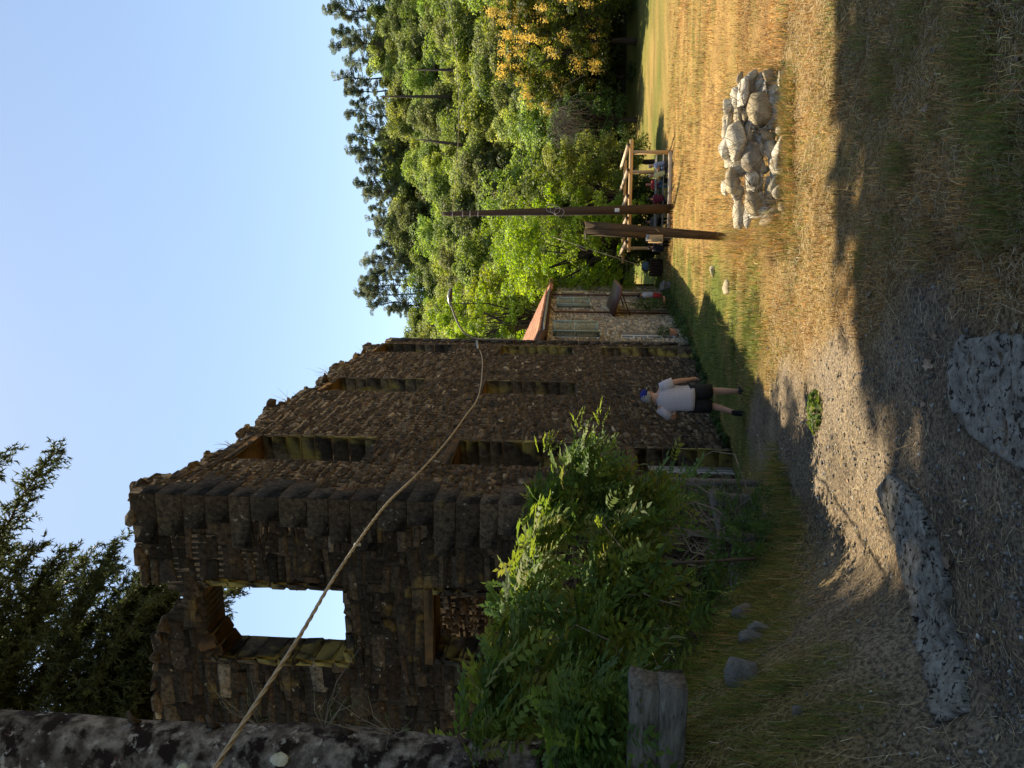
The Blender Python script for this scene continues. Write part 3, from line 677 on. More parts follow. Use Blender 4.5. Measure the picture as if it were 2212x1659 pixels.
for (a, b, c, d_) in wh:
    w = MB()
    for (p, q) in (((a - .09, c), (a - .09, d_)), ((b + .09, c), (b + .09, d_)), ((a - .18, c - .09), (b + .18, c - .09)), ((a - .18, d_ + .09), (b + .18, d_ + .09))): w.add(*beam(fp(p[0], p[1], .06), fp(q[0], q[1], .06), .18, .1, NX))
    wf = w.build('window', M['cream'], wing)
    MB().add(box(fp((a + b) / 2, (c + d_) / 2, -.08), ((b - a) / 2, .006, (d_ - c) / 2), (EX, NX, ZX)), BOXF).build('pane', M['glass'], wf)
    MB().add(*beam(fp((a + b) / 2, c, -.05), fp((a + b) / 2, d_, -.05), .06, .04, NX)).build('mullion', M['cream'], wf)
w = MB(); q = [fp(W0 - .1, 2.0, .5), fp(W1 + .3, 2.0, .5), fp(W1 + .3, 3.0, -2.1), fp(W0 - .1, 3.0, -2.1)]; w.add(q + [x + ZX * .1 for x in q], [(3, 2, 1, 0), (4, 5, 6, 7), (0, 1, 5, 4), (1, 2, 6, 5), (2, 3, 7, 6), (3, 0, 4, 7)], (.45, .2, .12))
wr = w.build('roof', M['tile'], wing)
for s in np.arange(W0, W1 + .2, .24):
    V, F = tile_bits(s, 0, fp(s, 2.13, .52), fp(s, 3.12, -2.05), hr); MB().add(V, F, np.array([.36, .17, .105]) * hr.uniform(.7, 1.3)).build('tile', M['tile'], wr)
MB().add(*tube([fp(W0 + .12, 2.0, .12), fp(W0 + .12, -4.4, .12)], .05, 8)).build('downpipe', M['brown_metal'], wing)
MB().add(*tube([fp(W1 - .4, .2, .12), fp(W1 - .4, -4.5, .12)], .05, 8)).build('downpipe', M['brown_metal'], wing)

# ------------------------------------------------------------------ trees
LEAFF = np.array([[0, 1, 2], [0, 2, 3]])
def leaves(c, size, nrm, r, aspect=.55, droop=0.0):
    """folded leaf of two triangles at every point of c; nrm = preferred normal"""
    n = len(c); size = np.broadcast_to(size, (n,))[:, None]
    d = r.normal(size=(n, 3)); d[:, 2] -= droop; nn = nrm + r.normal(0, .55, (n, 3)); nn /= np.linalg.norm(nn, axis=1)[:, None]
    d = d - nn * np.sum(d * nn, 1)[:, None]; d /= np.linalg.norm(d, axis=1)[:, None] + 1e-9; s = np.cross(nn, d)
    V = np.stack([c - d * size * .5, c + s * size * aspect * .5 + nn * size * .08, c + d * size * .5, c - s * size * aspect * .5 + nn * size * .08], 1)
    F = (LEAFF[None] + 4 * np.arange(n)[:, None, None]).reshape(-1, 3)
    return V.reshape(-1, 3), F
def crown(r, clumps, per, size, cols, aspect=.6, droop=.2, flat=.7, tint=.3):
    """clumps: rows (x, y, z, radius); leaves cluster on the outside of every clump"""
    cl = np.asarray(clumps, float); n = len(cl); cen = cl[:, :3].mean(0)
    d = r.normal(size=(n, per, 3)); d /= np.linalg.norm(d, axis=2)[..., None]; d[..., 2] = np.abs(d[..., 2]) * np.where(r.random((n, per)) < .75, 1, -.7)
    rad = cl[:, 3][:, None] * r.uniform(.35, 1.05, (n, per)) ** .6
    p = cl[:, None, :3] + d * rad[..., None] * np.array([1, 1, flat])
    nrm = d * .8 + np.array([0, 0, .7])
    V, F = leaves(p.reshape(-1, 3), size * r.uniform(.65, 1.35, n * per), nrm.reshape(-1, 3), r, aspect, droop)
    cols = np.asarray(cols, float); ci = cols[r.integers(0, len(cols), n)]
    c = np.repeat(ci * r.uniform(1 - tint, 1 + tint, (n, 1)), per, 0) * r.uniform(.75, 1.25, (n * per, 1))
    return V, F, np.repeat(c, 4, 0)
def shell(r, n, rx, ry, rz, z0, rad, low=-.45, lump=.25):
    """clump centres over a lumpy ellipsoid"""
    out = []
    for _ in range(n):
        d = r.normal(size=3); d /= np.linalg.norm(d)
        if d[2] < low: d[2] = -d[2]
        k = r.uniform(.55, 1.0) * (1 + lump * math.sin(3 * math.atan2(d[1], d[0]) + 4 * d[2]))
        out.append((d[0] * rx * k, d[1] * ry * k, z0 + d[2] * rz * k, rad * r.uniform(.6, 1.3)))
    return out
def trunk_mesh(r, h, rad, limbs, lean=.05):
    mb = MB(); pts = [np.array([0, 0, -.4])]
    for i in range(1, 6): pts.append(np.array([r.normal(0, lean) * i * h / 8, r.normal(0, lean) * i * h / 8, h * i / 5]))
    mb.add(*tube(pts, np.linspace(rad, rad * .3, 6), 7, jit=.1, r=r))
    for (x, y, z, _) in limbs:
        t = r.uniform(.35, .8); a = pts[0] * (1 - t) + pts[-1] * t; b = np.array([x, y, z]); m = (a + b) / 2 + r.normal(0, .25, 3)
        mb.add(*tube([a, m, b], [rad * .35, rad * .22, rad * .06], 5))
    return mb
GRN = [(.17, .22, .055), (.20, .245, .062), (.145, .195, .05), (.21, .25, .08), (.17, .215, .085)]
protos = []
for k in range(7):
    r = np.random.default_rng(100 + k); w, h = r.uniform(2.6, 3.6), r.uniform(2.8, 4.2)
    cl = shell(r, 95, w, w, h, 5.5, .95, -.75, .3); cols = GRN if k < 5 else [(.13, .15, .055), (.11, .135, .055)]
    V, F, c = crown(r, cl, 140, .235, cols, .7, .2)
    me_c = mkmesh('crown', V, [F], c); me_c.materials.append(M['leaf'])
    me_t = trunk_mesh(r, 6.5, .2, cl[:14]).mesh('trunk', True); me_t.materials.append(M['bark']); protos.append((me_t, me_c))
def plant_tree(name, protoset, x, y, sc, rot, label, cat='tree', group=None, z=None):
    t = thing(name, (x, y, float(zg(x, y)) if z is None else z), label, cat, group); t.scale = (sc, sc, sc * random.uniform(.92, 1.12)); t.rotation_euler = (0, 0, rot)
    for nm, me in (('trunk', protoset[0]), ('crown', protoset[1])): o = bpy.data.objects.new(nm, me); C.objects.link(o); o.parent = t
    return t
tr = np.random.default_rng(5); nh = 0
for yy in np.arange(67, 150, 4.6):
    for xx in np.arange(-.02 * yy - 2, .60 * yy + 5, 4.6 if yy < 100 else 5.4):
        x, y = xx + tr.uniform(-1.9, 1.9), yy + tr.uniform(-1.9, 1.9)
        if y > 132 and tr.random() < .2: continue
        pz = protos[tr.integers(0, 7)]; sc = tr.uniform(.72, 1.3) * (.95 if y < 80 else 1.02 if y < 122 else 1.12)
        plant_tree('broadleaf_tree', pz, x, y, sc, tr.uniform(0, 6.28), 'one of the rounded green broadleaf trees packed on the sunny hillside', 'tree', 'broadleaf trees covering the hillside'); nh += 1
# pines along the ridge
pines = []
for k in range(5):
    r = np.random.default_rng(200 + k); H = 17.0; mbt_ = MB(); pts = [np.array([r.normal(0, .12) * i * .5, r.normal(0, .12) * i * .5, H * i / 7 - (.5 if i == 0 else 0)]) for i in range(8)]
    mbt_.add(*tube(pts, np.linspace(.24, .05, 8), 6)); cl = []
    for j in range(24 + k * 3):
        z = H * (1 - .48 * r.random() ** 1.15); a = r.uniform(0, 6.28); q = (1 - ((z / H - .52) / .48) ** 2 * .8) * r.uniform(.3, 1.0) * 2.6
        e = np.array([math.cos(a) * q, math.sin(a) * q, z + r.uniform(-.3, .5)]); b = np.array([0, 0, z - r.uniform(.3, 1.0)]); b[:2] += pts[5][:2] * .8
        mbt_.add(*tube([b, (b + e) / 2 + np.array([0, 0, -.2]), e], [.07, .05, .02], 4)); cl.append((*e, r.uniform(.4, .75))); 
        if r.random() < .6: cl.append((*((b * .35 + e * .65)), r.uniform(.4, .7)))
    for j in range(8):
        z = r.uniform(.35, .6) * H; a = r.uniform(0, 6.28); mbt_.add(*tube([np.array([0, 0, z]), np.array([math.cos(a) * r.uniform(.6, 1.6), math.sin(a) * r.uniform(.6, 1.6), z + r.uniform(-.4, .3)])], [.035, .01], 4))
    V, F, c = crown(r, cl, 105, .38, [(.15, .18, .095), (.18, .205, .11), (.13, .16, .09)], .16, -.3, .6)
    mc = mkmesh('crown', V, [F], c); mc.materials.append(M['needle']); mt = mbt_.mesh('trunk', True); mt.materials.append(M['bark']); pines.append((mt, mc))
PINE_UV = [(1645, 703), (1622, 735), (1598, 716), (1570, 748), (1552, 706), (1525, 738), (1492, 716), (1470, 742), (1440, 760), (1408, 752), (1384, 772), (1362, 752), (1338, 752), (1316, 768), (1296, 780), (1262, 768), (1246, 788), (1226, 776), (1208, 800), (1188, 790), (1172, 806), (1148, 790), (1132, 812), (1108, 796), (1090, 776), (1072, 800), (1058, 780), (1042, 776), (1024, 772), (1008, 792), (986, 836), (934, 878)]
pr = np.random.default_rng(9)
for i, (u, v) in enumerate(PINE_UV):
    y = pr.uniform(127, 139); p = P(u, v, y); g0 = float(zg(p[0], p[1])); hgt = p[2] - g0
    if hgt < 9: g0 = p[2] - 10; hgt = 10
    lab = {0: 'tall dark wide pine on the ridge above the blossoming tree', len(PINE_UV) - 1: 'small pale pine peeping over the hill beside the ruin top', len(PINE_UV) - 4: 'leaning pine with long bare trunk standing apart on the ridge'}.get(i, 'one of the dark umbrella topped pines with bare trunks along the ridge')
    t = plant_tree('pine_tree', pines[pr.integers(0, 5)], p[0], p[1], hgt / 17.2, pr.uniform(0, 6.28), lab, 'pine tree', 'pines along the ridge', g0)
    t.scale = (hgt / 17.2 * pr.uniform(.8, 1.1), ) * 2 + (hgt / 17.2,); t.rotation_euler = (pr.normal(0, .03), pr.normal(0, .03), pr.uniform(0, 6.28))
# bright drooping tree over the house and its darker neighbour
def feature_tree(name, u, v0, v1, y, w, seed, n, per, leaf, cols, label, rad=.55, droop=.6, cat='tree', dy=None, low=-.75, flat=.7):
    r = np.random.default_rng(seed); b = P(u, v1, y); t = P(u, v0, y); g0 = float(zg(b[0], b[1])); H = t[2] - g0
    root = thing(name, (b[0], b[1], g0), label, cat); rz = (t[2] - b[2]) / 2; z0 = (b[2] + rz) - g0
    cl = shell(r, n, w / 2, dy or w / 2, rz, z0, rad, low, .14)
    tm = trunk_mesh(r, z0 * 1.05, .16 + w * .012, cl[:30]); o = tm.build('trunk', M['bark'], None, True); o.parent = root
    V, F, c = crown(r, cl, per, leaf, cols, .5, droop, flat)
    o = obj('crown', mkmesh('crown', V, [F], c), M['leaf']); o.parent = root
    return root, cl, r
feature_tree('walnut_tree', 1118, 1066, 1445, 45, 8.2, 31, 260, 130, .17, [(.16, .225, .035), (.135, .195, .033), (.19, .245, .045)], 'bright yellow green drooping tree hanging beside the house roof')
feature_tree('walnut_tree', 1228, 1120, 1445, 47, 6.4, 32, 190, 120, .17, [(.15, .19, .035), (.13, .165, .038), (.18, .21, .05)], 'mid green bushy tree rising behind the timber pergola')
feature_tree('broadleaf_tree', 1310, 1185, 1440, 48, 3.6, 36, 90, 110, .17, [(.19, .21, .06), (.16, .19, .055)], 'short pale green tree beside the right post of the pergola')
feature_tree('broadleaf_tree', 1020, 1010, 1240, 56, 7.0, 33, 130, 100, .22, [(.15, .20, .035), (.19, .23, .04)], 'green tree with bare twigs rising behind the red roof of the house')
feature_tree('broadleaf_tree', 950, 930, 1190, 52, 6.0, 37, 110, 100, .22, [(.15, .20, .035), (.18, .22, .04)], 'green tree squeezed between the ruin edge and the house roof')
ch, cl, r = feature_tree('flowering_chestnut_tree', 1570, 1075, 1392, 64, 14.0, 34, 280, 120, .30, [(.085, .13, .028), (.10, .15, .034), (.075, .115, .026)], 'big dark tree with bunches of orange yellow blossom at the field edge', .85, .3, low=-.8)
top = [c for c in cl if c[2] > 2.6 and c[1] < 5]; pts = []; 
for c in top:
    if r.random() < .62:
        for _ in range(r.integers(2, 5)):
            d = r.normal(size=3); d[2] = abs(d[2]) + .5; d /= np.linalg.norm(d); q = np.array(c[:3]) + d * c[3] * 1.08
            pts.append(q + r.normal(0, 1, (44, 3)) * np.array([.13, .13, .30]))
pts = np.concatenate(pts); V, F = leaves(pts, .17, np.tile([0, 0, .6], (len(pts), 1)), r, .8)
cc = np.array([.70, .56, .16]) * r.uniform(.7, 1.2, (len(pts), 1)); o = obj('blossom', mkmesh('blossom', V, [F], np.repeat(cc, 4, 0)), M['blossom'], kind='stuff'); o.parent = ch
feature_tree('flowering_chestnut_tree', 1400, 1190, 1385, 62, 6.0, 35, 80, 110, .26, [(.05, .08, .022), (.06, .09, .025)], 'dark small tree with dry grey hanging creeper beside the blossoming tree', .7, .6)
# shaded thicket under the trees along the field edge
r = np.random.default_rng(41); cl = []
for x in np.arange(4, 62, .8):
    for _ in range(3):
        y = r.uniform(63.5, 67.5); cl.append((x + r.uniform(-.6, .6), y, float(zg(x, y)) + r.uniform(.2, 2.8), r.uniform(.7, 1.3)))
V, F, c = crown(r, cl, 90, .34, [(.045, .06, .02), (.06, .08, .025), (.035, .05, .018)], .6, .2)
obj('undergrowth', mkmesh('undergrowth', V, [F], c), M['leaf'], kind='stuff', label='dark thicket of shrubs along the far edge of the field', category='undergrowth')
# dry creeper hanging beside the blossoming tree
r = np.random.default_rng(43); mb = MB(); b0 = P(1392, 1205, 59.5)
for _ in range(170):
    a = b0 + r.normal(0, 1, 3) * (1.1, .5, .5); e = a + np.array([r.normal(0, .5), r.normal(0, .3), -r.uniform(.8, 2.8)]); m = (a + e) / 2 + r.normal(0, .35, 3); mb.add(*tube([a, m, e], [.022, .018, .008], 3, False))
cr_ = thing('dry_creeper', (b0[0], b0[1], b0[2] - 2), 'grey tangle of dry creeper stems hanging in the gap left of the blossoms', 'creeper'); mb.build('stems', M['pale_bark'], cr_, kind='stuff')
# bare snags on the hillside
for (u, v0, v1, y, lean, lab) in ((1450, 820, 1440 - 520, 100, .02, 'thin dark dead trunk standing between hillside trees below the ridge'), (1344, 905, 950, 88, .35, 'broken leaning dead trunk lit among the hillside greenery'), (1508, 900, 985, 92, .0, 'straight dark bare trunk in the wood above the blossoming tree')):
    a, b = P(u, v1 + 60, y), P(u + lean * 40, v0, y); t = thing('dead_tree', a, lab, 'dead tree'); mb = MB().add(*tube([a, (a + b) / 2, b], [.25, .2, .06], 6)); mb.build('trunk', M['bark'], t)
    mb = MB()
    for _ in range(9): k = r.uniform(.4, .95); q = a * (1 - k) + b * k; mb.add(*tube([q, q + np.array([r.normal(0, .8), r.normal(0, .5), r.uniform(-.3, .5)])], [.05, .015], 4))
    mb.build('branches', M['bark'], t)

# low shrubs added for the tree's shaded underside, shade put into their dark colour
for i, (u, w, lab) in enumerate(((1118, 2.4, 'low shrub added as dark tree shade behind the left end of the pergola'), (1170, 2.6, 'leafy shrub added as dark tree shade behind the person in sunglasses'), (1216, 2.2, 'rounded shrub added as dark tree shade behind the maroon topped person'), (1252, 1.6, 'small shrub added as dark tree shade beneath the middle rafters of the pergola'))):
    x, y = P(u, 1420, 45.2)[:2]; z = float(zg(x, y)); r = np.random.default_rng(500 + i); root = thing('shrub', (x, y, z), lab, 'shrub', 'shrubs added as tree shade behind the pergola')
    cl = shell(r, 36, w * .5, w * .45, 1.25, 1.2, .45, -.9, .15); V, F, c = crown(r, cl, 90, .16, [(.06, .085, .025), (.05, .075, .022)], .6, .3); o = obj('crown', mkmesh('crown', V, [F], c), M['leaf']); o.parent = root
# ------------------------------------------------------------------ lichened trunk at the left, conifer behind the ruin, shade trees overhead
r = np.random.default_rng(51)
ty = 5.0
tb = P(-30, 1240, ty); tt = P(50, 0, ty); gz = float(zg(tb[0], tb[1]))
lt = thing('lichened_tree', (tb[0], tb[1], gz), 'thick lichen spotted tree trunk rising past the left of the ruin', 'tree')
ax = (tt - tb); pts = [tb + ax * t for t in np.linspace((gz - .3 - tb[2]) / ax[2], 3.9, 30)]
rad = np.linspace(.275, .12, 30); rad[:2] *= 1.25
pts = [p + np.array([.018 * math.sin(i * 1.7), .018 * math.cos(i * 1.3), 0]) for i, p in enumerate(pts)]
MB().add(*tube(pts, rad * r.uniform(.96, 1.05, 30), 22, True, .045, r)).build('trunk', M['lichen_bark'], lt, True)
tdir = ax / np.linalg.norm(ax)
for k in range(15):                                                  # round lichen plates on the bark
    t = r.uniform(.12, .95); c = tb + ax * t; a = r.uniform(-1.5, .9); nrm = np.array([math.sin(a), -math.cos(a), 0]); rr_ = .275 - .155 * (t + .25) / 4.2
    s = r.uniform(.02, .055); side = np.cross(tdir, nrm); q = []
    for rr2, o_ in ((1.0, -.012), (.9, .008), (.4, .012)):
        q.append([c + nrm * (rr_ + o_) + (side * math.cos(g_) * r.uniform(.8, 1.1) + tdir * math.sin(g_) * 1.4 * r.uniform(.85, 1.1)) * s * rr2 for g_ in np.linspace(0, 2 * math.pi, 11)[:-1]])
    MB().add(*loft(q)).build('lichen_patch', M['lichen'], lt)
for (u, v, L) in ((100, 470, .05), (84, 760, .06), (108, 300, .05), (60, 1010, .06)):
    a = P(u - 12, v, ty); MB().add(*tube([a, a + np.array([.05, -.05, .03]), a + np.array([.10, -.03, .07])], [.028, .022, .012], 7)).build('branch_stub', M['bark'], lt, True)
def sprig(base, L, dirv, r, name, label, col=((.05, .07, .03), (.07, .09, .035)), leafs=.028, n=9):
    t = thing(name, base, label, 'sprig', 'sprigs growing on the trunk'); st_ = MB(); pts = []
    for _ in range(n):
        e = np.asarray(base) + (np.asarray(dirv) + r.normal(0, .5, 3)) * L * r.uniform(.5, 1.2); m = (np.asarray(base) + e) / 2 + r.normal(0, .03, 3); st_.add(*tube([base, m, e], [.004, .003, .0015], 4, False))
        for f in np.linspace(.3, 1, 14): pts.append((np.asarray(base) * (1 - f) ** 2 + 2 * m * f * (1 - f) + e * f * f) + r.normal(0, .012, 3))
    st_.build('stems', M['pale_bark'], t); V, F = leaves(np.array(pts), leafs, np.tile([0, -.3, .6], (len(pts), 1)), r, .4)
    obj('needles', mkmesh('needles', V, [F], np.repeat(np.array(col)[r.integers(0, len(col), len(pts))], 4, 0)), M['needle'], t, kind='stuff')
for (u, v, d, lab) in ((92, 560, (1, -.2, .3), 'green sprig on the trunk below the cable'), (84, 700, (1, -.2, -.25), 'thin drooping green sprig lower on the lichened trunk'), (72, 850, (.6, -.3, .2), 'lowest green sprig on the trunk above the vine')):
    sprig(P(u, v, ty - .12), .34, d, r, 'green_sprig', lab)

def conifer(root, base, H, branches, r, per_twig=33):
    mb = MB(); base = np.asarray(base, float)
    mb.add(*tube([base + np.array([0, 0, -.4]), base + np.array([0, 0, H * .5]), base + np.array([.1, 0, H])], [.34, .24, .06], 10)); NP = []; ND = []
    for (z0, az, L, droop) in branches:
        d = np.array([math.cos(az), math.sin(az), 0]); pts = []
        for t in np.linspace(0, 1, 9): pts.append(base + np.array([0, 0, z0]) + d * L * t + np.array([0, 0, .45 * L * .35 * math.sin(t * 2.2) - droop * t ** 1.6]) + r.normal(0, .04, 3))
        pts = np.array(pts); mb.add(*tube(pts, np.linspace(.075, .012, 9), 6, False))
        for t in np.linspace(.08, 1, int(L * 9)):
            i = min(int(t * 8), 7); f = t * 8 - i; p = pts[i] * (1 - f) + pts[i + 1] * f; bd = pts[i + 1] - pts[i]; bd /= np.linalg.norm(bd); sd = np.cross(bd, [0, 0, 1]); sd /= np.linalg.norm(sd) + 1e-9
            for sg in (-1, 1):
                tl = r.uniform(.25, .95) * (1.1 - .55 * t); td = bd * r.uniform(.35, .9) + sd * sg * r.uniform(.5, 1) + np.array([0, 0, r.uniform(-.55, .12)]); td /= np.linalg.norm(td); e = p + td * tl
                mb.add(*tube([p, (p + e) / 2 + np.array([0, 0, .02]), e], [.012, .008, .004], 3, False))
                for _ in range(4):                                    # side shoots
                    q = p + td * tl * r.uniform(.25, 1); sl_ = r.uniform(.12, .34); s2 = td * .7 + r.normal(0, .5, 3); s2 /= np.linalg.norm(s2)
                    k = int(per_twig * sl_ * 1.6); w = r.random(k)[:, None]; NP.append(q + s2 * sl_ * w); ND.append(np.tile(s2, (k, 1)))
                k = int(per_twig * tl); w = r.random(k)[:, None]; NP.append(p + td * tl * w); ND.append(np.tile(td, (k, 1)))
    NP, ND = np.concatenate(NP), np.concatenate(ND); n = len(NP)
    d = ND * .7 + r.normal(0, .6, (n, 3)); d /= np.linalg.norm(d, axis=1)[:, None]; s = np.cross(d, r.normal(size=(n, 3))); s /= np.linalg.norm(s, axis=1)[:, None]
    L_ = r.uniform(.07, .17, (n, 1)); V = np.stack([NP - s * .019, NP + d * L_, NP + s * .019], 1).reshape(-1, 3); F = np.arange(3 * n).reshape(-1, 3)
    c = np.repeat(np.array([.045, .055, .022]) * r.uniform(.6, 1.7, (n, 1)), 3, 0)
    mb.build('trunk', M['bark'], root); obj('crown', mkmesh('crown', V, [F], c), M['needle'], root)
cb = np.array([-9.6, 15.6, -1.6])
con = thing('conifer_tree', cb, 'large dark drooping conifer standing behind the front wall of the ruin', 'conifer')
br = []
for _ in range(38): br.append((r.uniform(12.6, 18), r.uniform(-.08, .95), r.uniform(3.6, 5.9), r.uniform(.8, 2.8)))
for _ in range(18): br.append((r.uniform(11.4, 13.2), r.uniform(.0, .8), r.uniform(2.6, 4.2), r.uniform(.2, .8)))
for a_, L_, z_ in ((.10, 7.8, 16.6), (-.02, 7.7, 17.4)): br.append((z_, a_, L_, 2.4))
conifer(con, cb, 21, br, r)

# crowns above the frame whose shade falls on the foreground
def overhead(root, x0, x1, y0, y1, z0, z1, n, per, leaf, cols, r, gap=0.0):
    cl = []
    for _ in range(n):
        x, y = r.uniform(x0, x1), r.uniform(y0, y1)
        if gap and fbm(x, y, 77, .9, 2) < -gap: continue
        if -5.2 < x < -1.6 and y > 13.2 and r.random() < (.9 if fbm(x, y, 78, 1.6, 2) < .2 else .3): continue
        cl.append((x, y, r.uniform(z0, z1), r.uniform(.7, 1.2)))
    V, F, c = crown(r, cl, per, leaf, cols, .6, .2); obj('crown', mkmesh('crown', V, [F], c), M['leaf'], root); return cl
r = np.random.default_rng(57)
cl = overhead(lt, -8, .8, -7.0, 14.3, 17.2, 20.5, 820, 120, .34, [(.05, .075, .025), (.06, .085, .03)], r, .62)
mb = MB(); top_ = np.array(pts[-1])
for c in cl[::4]: mb.add(*tube([top_ - np.array([0, 0, r.uniform(0, 3)]), (top_ + np.array(c[:3])) / 2 + r.normal(0, .2, 3), np.array(c[:3])], [.09, .06, .02], 5, False))
mb.build('limbs', M['bark'], lt)
sx, sy = 8.6, 6.5; sz_ = float(zg(sx, sy))
sh = thing('maple_tree', (sx, sy, sz_), 'tall broadleaf tree outside the right of the view shading the near grass', 'tree')
cl = overhead(sh, .0, 9, -7.0, 14.5, 16.8, 20, 900, 120, .34, [(.06, .09, .025), (.07, .1, .03)], r, .95)
mb = MB().add(*tube([(sx, sy, sz_ - .4), (sx, sy + .2, sz_ + 7), (sx - .4, sy + .6, 15.5), (sx - .8, sy + .8, 18.5)], [.36, .28, .2, .08], 12))
for c in cl[::4]: mb.add(*tube([np.array([sx - .4, sy + .6, r.uniform(12.5, 16)]), (np.array([sx - .4, sy + .6, 15.5]) + np.array(c[:3])) / 2 + r.normal(0, .3, 3), np.array(c[:3])], [.1, .06, .02], 5, False))
mb.build('trunk', M['bark'], sh, True)

# ------------------------------------------------------------------ garden fence and wisteria
r = np.random.default_rng(61)
def PL(u, v, y): return P(u, v, y)
FA, FB = np.array([-2.75, 5.6]), np.array([-1.25, 9.6])              # the line of the fence in plan
def fl(t, z, o=0.0):
    q = FA * (1 - t) + FB * t; d = (FB - FA) / np.linalg.norm(FB - FA); nn = np.array([d[1], -d[0]]); q = q + nn * o; return np.array([q[0], q[1], float(zg(q[0], q[1])) + z])
fence = thing('garden_fence', fl(.5, 0), 'sagging wire mesh fence on rough posts hidden under the wisteria', 'fence')
for t, h, rad_, l in ((.02, 1.7, .06, 0), (.40, 1.75, .05, .0), (.68, 1.8, .045, .1), (1.0, 2.2, .05, .0)):
    b = fl(t, -.2); MB().add(*tube([b, b + np.array([l * .4, 0, h * .5]), b + np.array([l, .05, h + .2])], [rad_, rad_ * .95, rad_ * .85], 9, True, .06, r)).build('post', M['wood_grey'], fence)
rod = MB().add(*tube([P(452, 1632, 7.3), P(446, 1520, 7.3), P(440, 1400, 7.3)], .017, 7)); rod.build('iron_rod', M['dark_iron'], fence)
wm = MB()
for t in np.arange(0, 1.0, .0165):
    a = [fl(t + .012 * math.sin(k * 1.1 + t * 30), .05 + .13 * k, .05 * math.sin(t * 14 + k * .5)) for k in range(13)]; wm.add(*tube(a, .0018, 3, False))
for k in range(26):
    a = [fl(t, .05 + .062 * k + .02 * math.sin(t * 25 + k), .05 * math.sin(t * 14 + k * .25)) for t in np.linspace(0, 1, 30)]; wm.add(*tube(a, .0018, 3, False))
wm.build('wire_netting', M['wire'], fence, kind='stuff')
vine = thing('wisteria_vine', fl(.5, 0), 'dense green wisteria with hanging pods smothering the garden fence', 'vine')
# outline of the vine: from the photo, upright pixels at the depth of the fence
top_t = np.array([-.35, -.1, .06, .2, .35, .5, .62, .75, .88, 1.0, 1.1]); top_h = np.array([1.6, 1.65, 1.75, 1.85, 1.95, 2.05, 2.1, 2.2, 2.3, 2.3, 2.0])
LV = []; LF_ = []; LC = []; nv = 0; STM = MB(); 
def compound(base, d, up, L, n, col, r, lw=.48):
    """pinnate leaf: a stalk with pairs of leaflets and a tip"""
    global nv
    d = d / np.linalg.norm(d); s = np.cross(d, up); s /= np.linalg.norm(s) + 1e-9; nn = np.cross(s, d); V = []; 
    droop = r.uniform(.15, .5)
    for i in range(n + 1):
        f = .22 + .78 * i / n; p = base + d * L * f - np.array([0, 0, droop * L * f * f]); ln = L * r.uniform(.28, .38) * (1 - .25 * abs(f - .6))
        for sg in ((-1, 1) if i < n else (0,)):
            ld = (d * .55 + s * sg * .85 + nn * r.uniform(-.25, .1)) if sg else d; ld = ld / np.linalg.norm(ld) + np.array([0, 0, -.15]); w = np.cross(ld, nn); w /= np.linalg.norm(w) + 1e-9
            V += [p, p + ld * ln * .45 + w * ln * lw * .5 + nn * .08 * ln, p + ld * ln, p + ld * ln * .45 - w * ln * lw * .5 + nn * .08 * ln]
    m = len(V) // 4; LV.append(np.array(V)); LF_.append((LEAFF[None] + 4 * np.arange(m)[:, None, None]).reshape(-1, 3) + nv); nv += len(V); LC.append(np.repeat(col * r.uniform(.8, 1.25, (m, 1)), 4, 0))
VG = np.array([[.09, .15, .04], [.11, .17, .04], [.075, .13, .042], [.15, .20, .045], [.17, .18, .05]])
VTU = [-200, 60, 159, 259, 359, 459, 529, 609, 700]; VTV = [1000, 1004, 1014, 1082, 1094, 1132, 1136, 1158, 1235]; VBV = [1470, 1470, 1495, 1520, 1545, 1550, 1530, 1500, 1420]
for _ in range(6200):
    t = r.uniform(-.42, .90); o = r.normal(-.05 if t > .6 else 0, .2); q = fl(t, 0, o); u0 = CU + (q[0] / q[1]) * F_PX
    vt, vb = np.interp(u0, VTU, VTV) + 14 * math.sin(t * 21) + 10 * math.sin(t * 47), np.interp(u0, VTU, VBV)
    k = r.random(); v = vt + 12 + (vb - vt) * (.75 * k ** 1.35 if r.random() < .68 else r.uniform(.35, 1.0))
    if v > vt + .30 * (vb - vt) and math.sin(t * 13 + 2) * math.sin(v * .016 + t * 5) > .42: continue
    if v > vt + 45 and fbm(u0 * .021, v * .021 + t, 88, 1.0, 3) < -.02 + .12 * (v - vt) / (vb - vt): continue
    b = P(u0, v, q[1]); d = np.array([r.normal(.35, .8), r.normal(-.45, .8), r.normal(.0, .5)]); L = r.uniform(.24, .40)
    compound(b, d, np.array([r.normal(0, .3), r.normal(-.2, .3), 1.]), L, int(r.integers(4, 7)), VG[r.integers(0, 5)], r)
# sunlit tip reaching right over the post, and shoots
for _ in range(150):
    k = r.random(); b = P(612 + 82 * k + r.normal(0, 12), 1250 + 25 * k + r.normal(0, 24), 8.6 + r.normal(0, .2)); compound(b, np.array([r.normal(.6, .6), r.normal(-.2, .6), r.normal(.1, .5)]), np.array([0, -.2, 1.]), r.uniform(.18, .3), int(r.integers(4, 7)), VG[r.integers(0, 4)] * 1.1, r)
for (u, v) in ((672, 1165), (680, 1180), (728, 1246), (736, 1290)):
    for _ in range(4): compound(P(u + r.normal(0, 6), v + r.normal(0, 8), 8.6), np.array([.7, -.2, r.normal(.2, .4)]), np.array([0, 0, 1.]), .24, 5, VG[3] * 1.1, r)
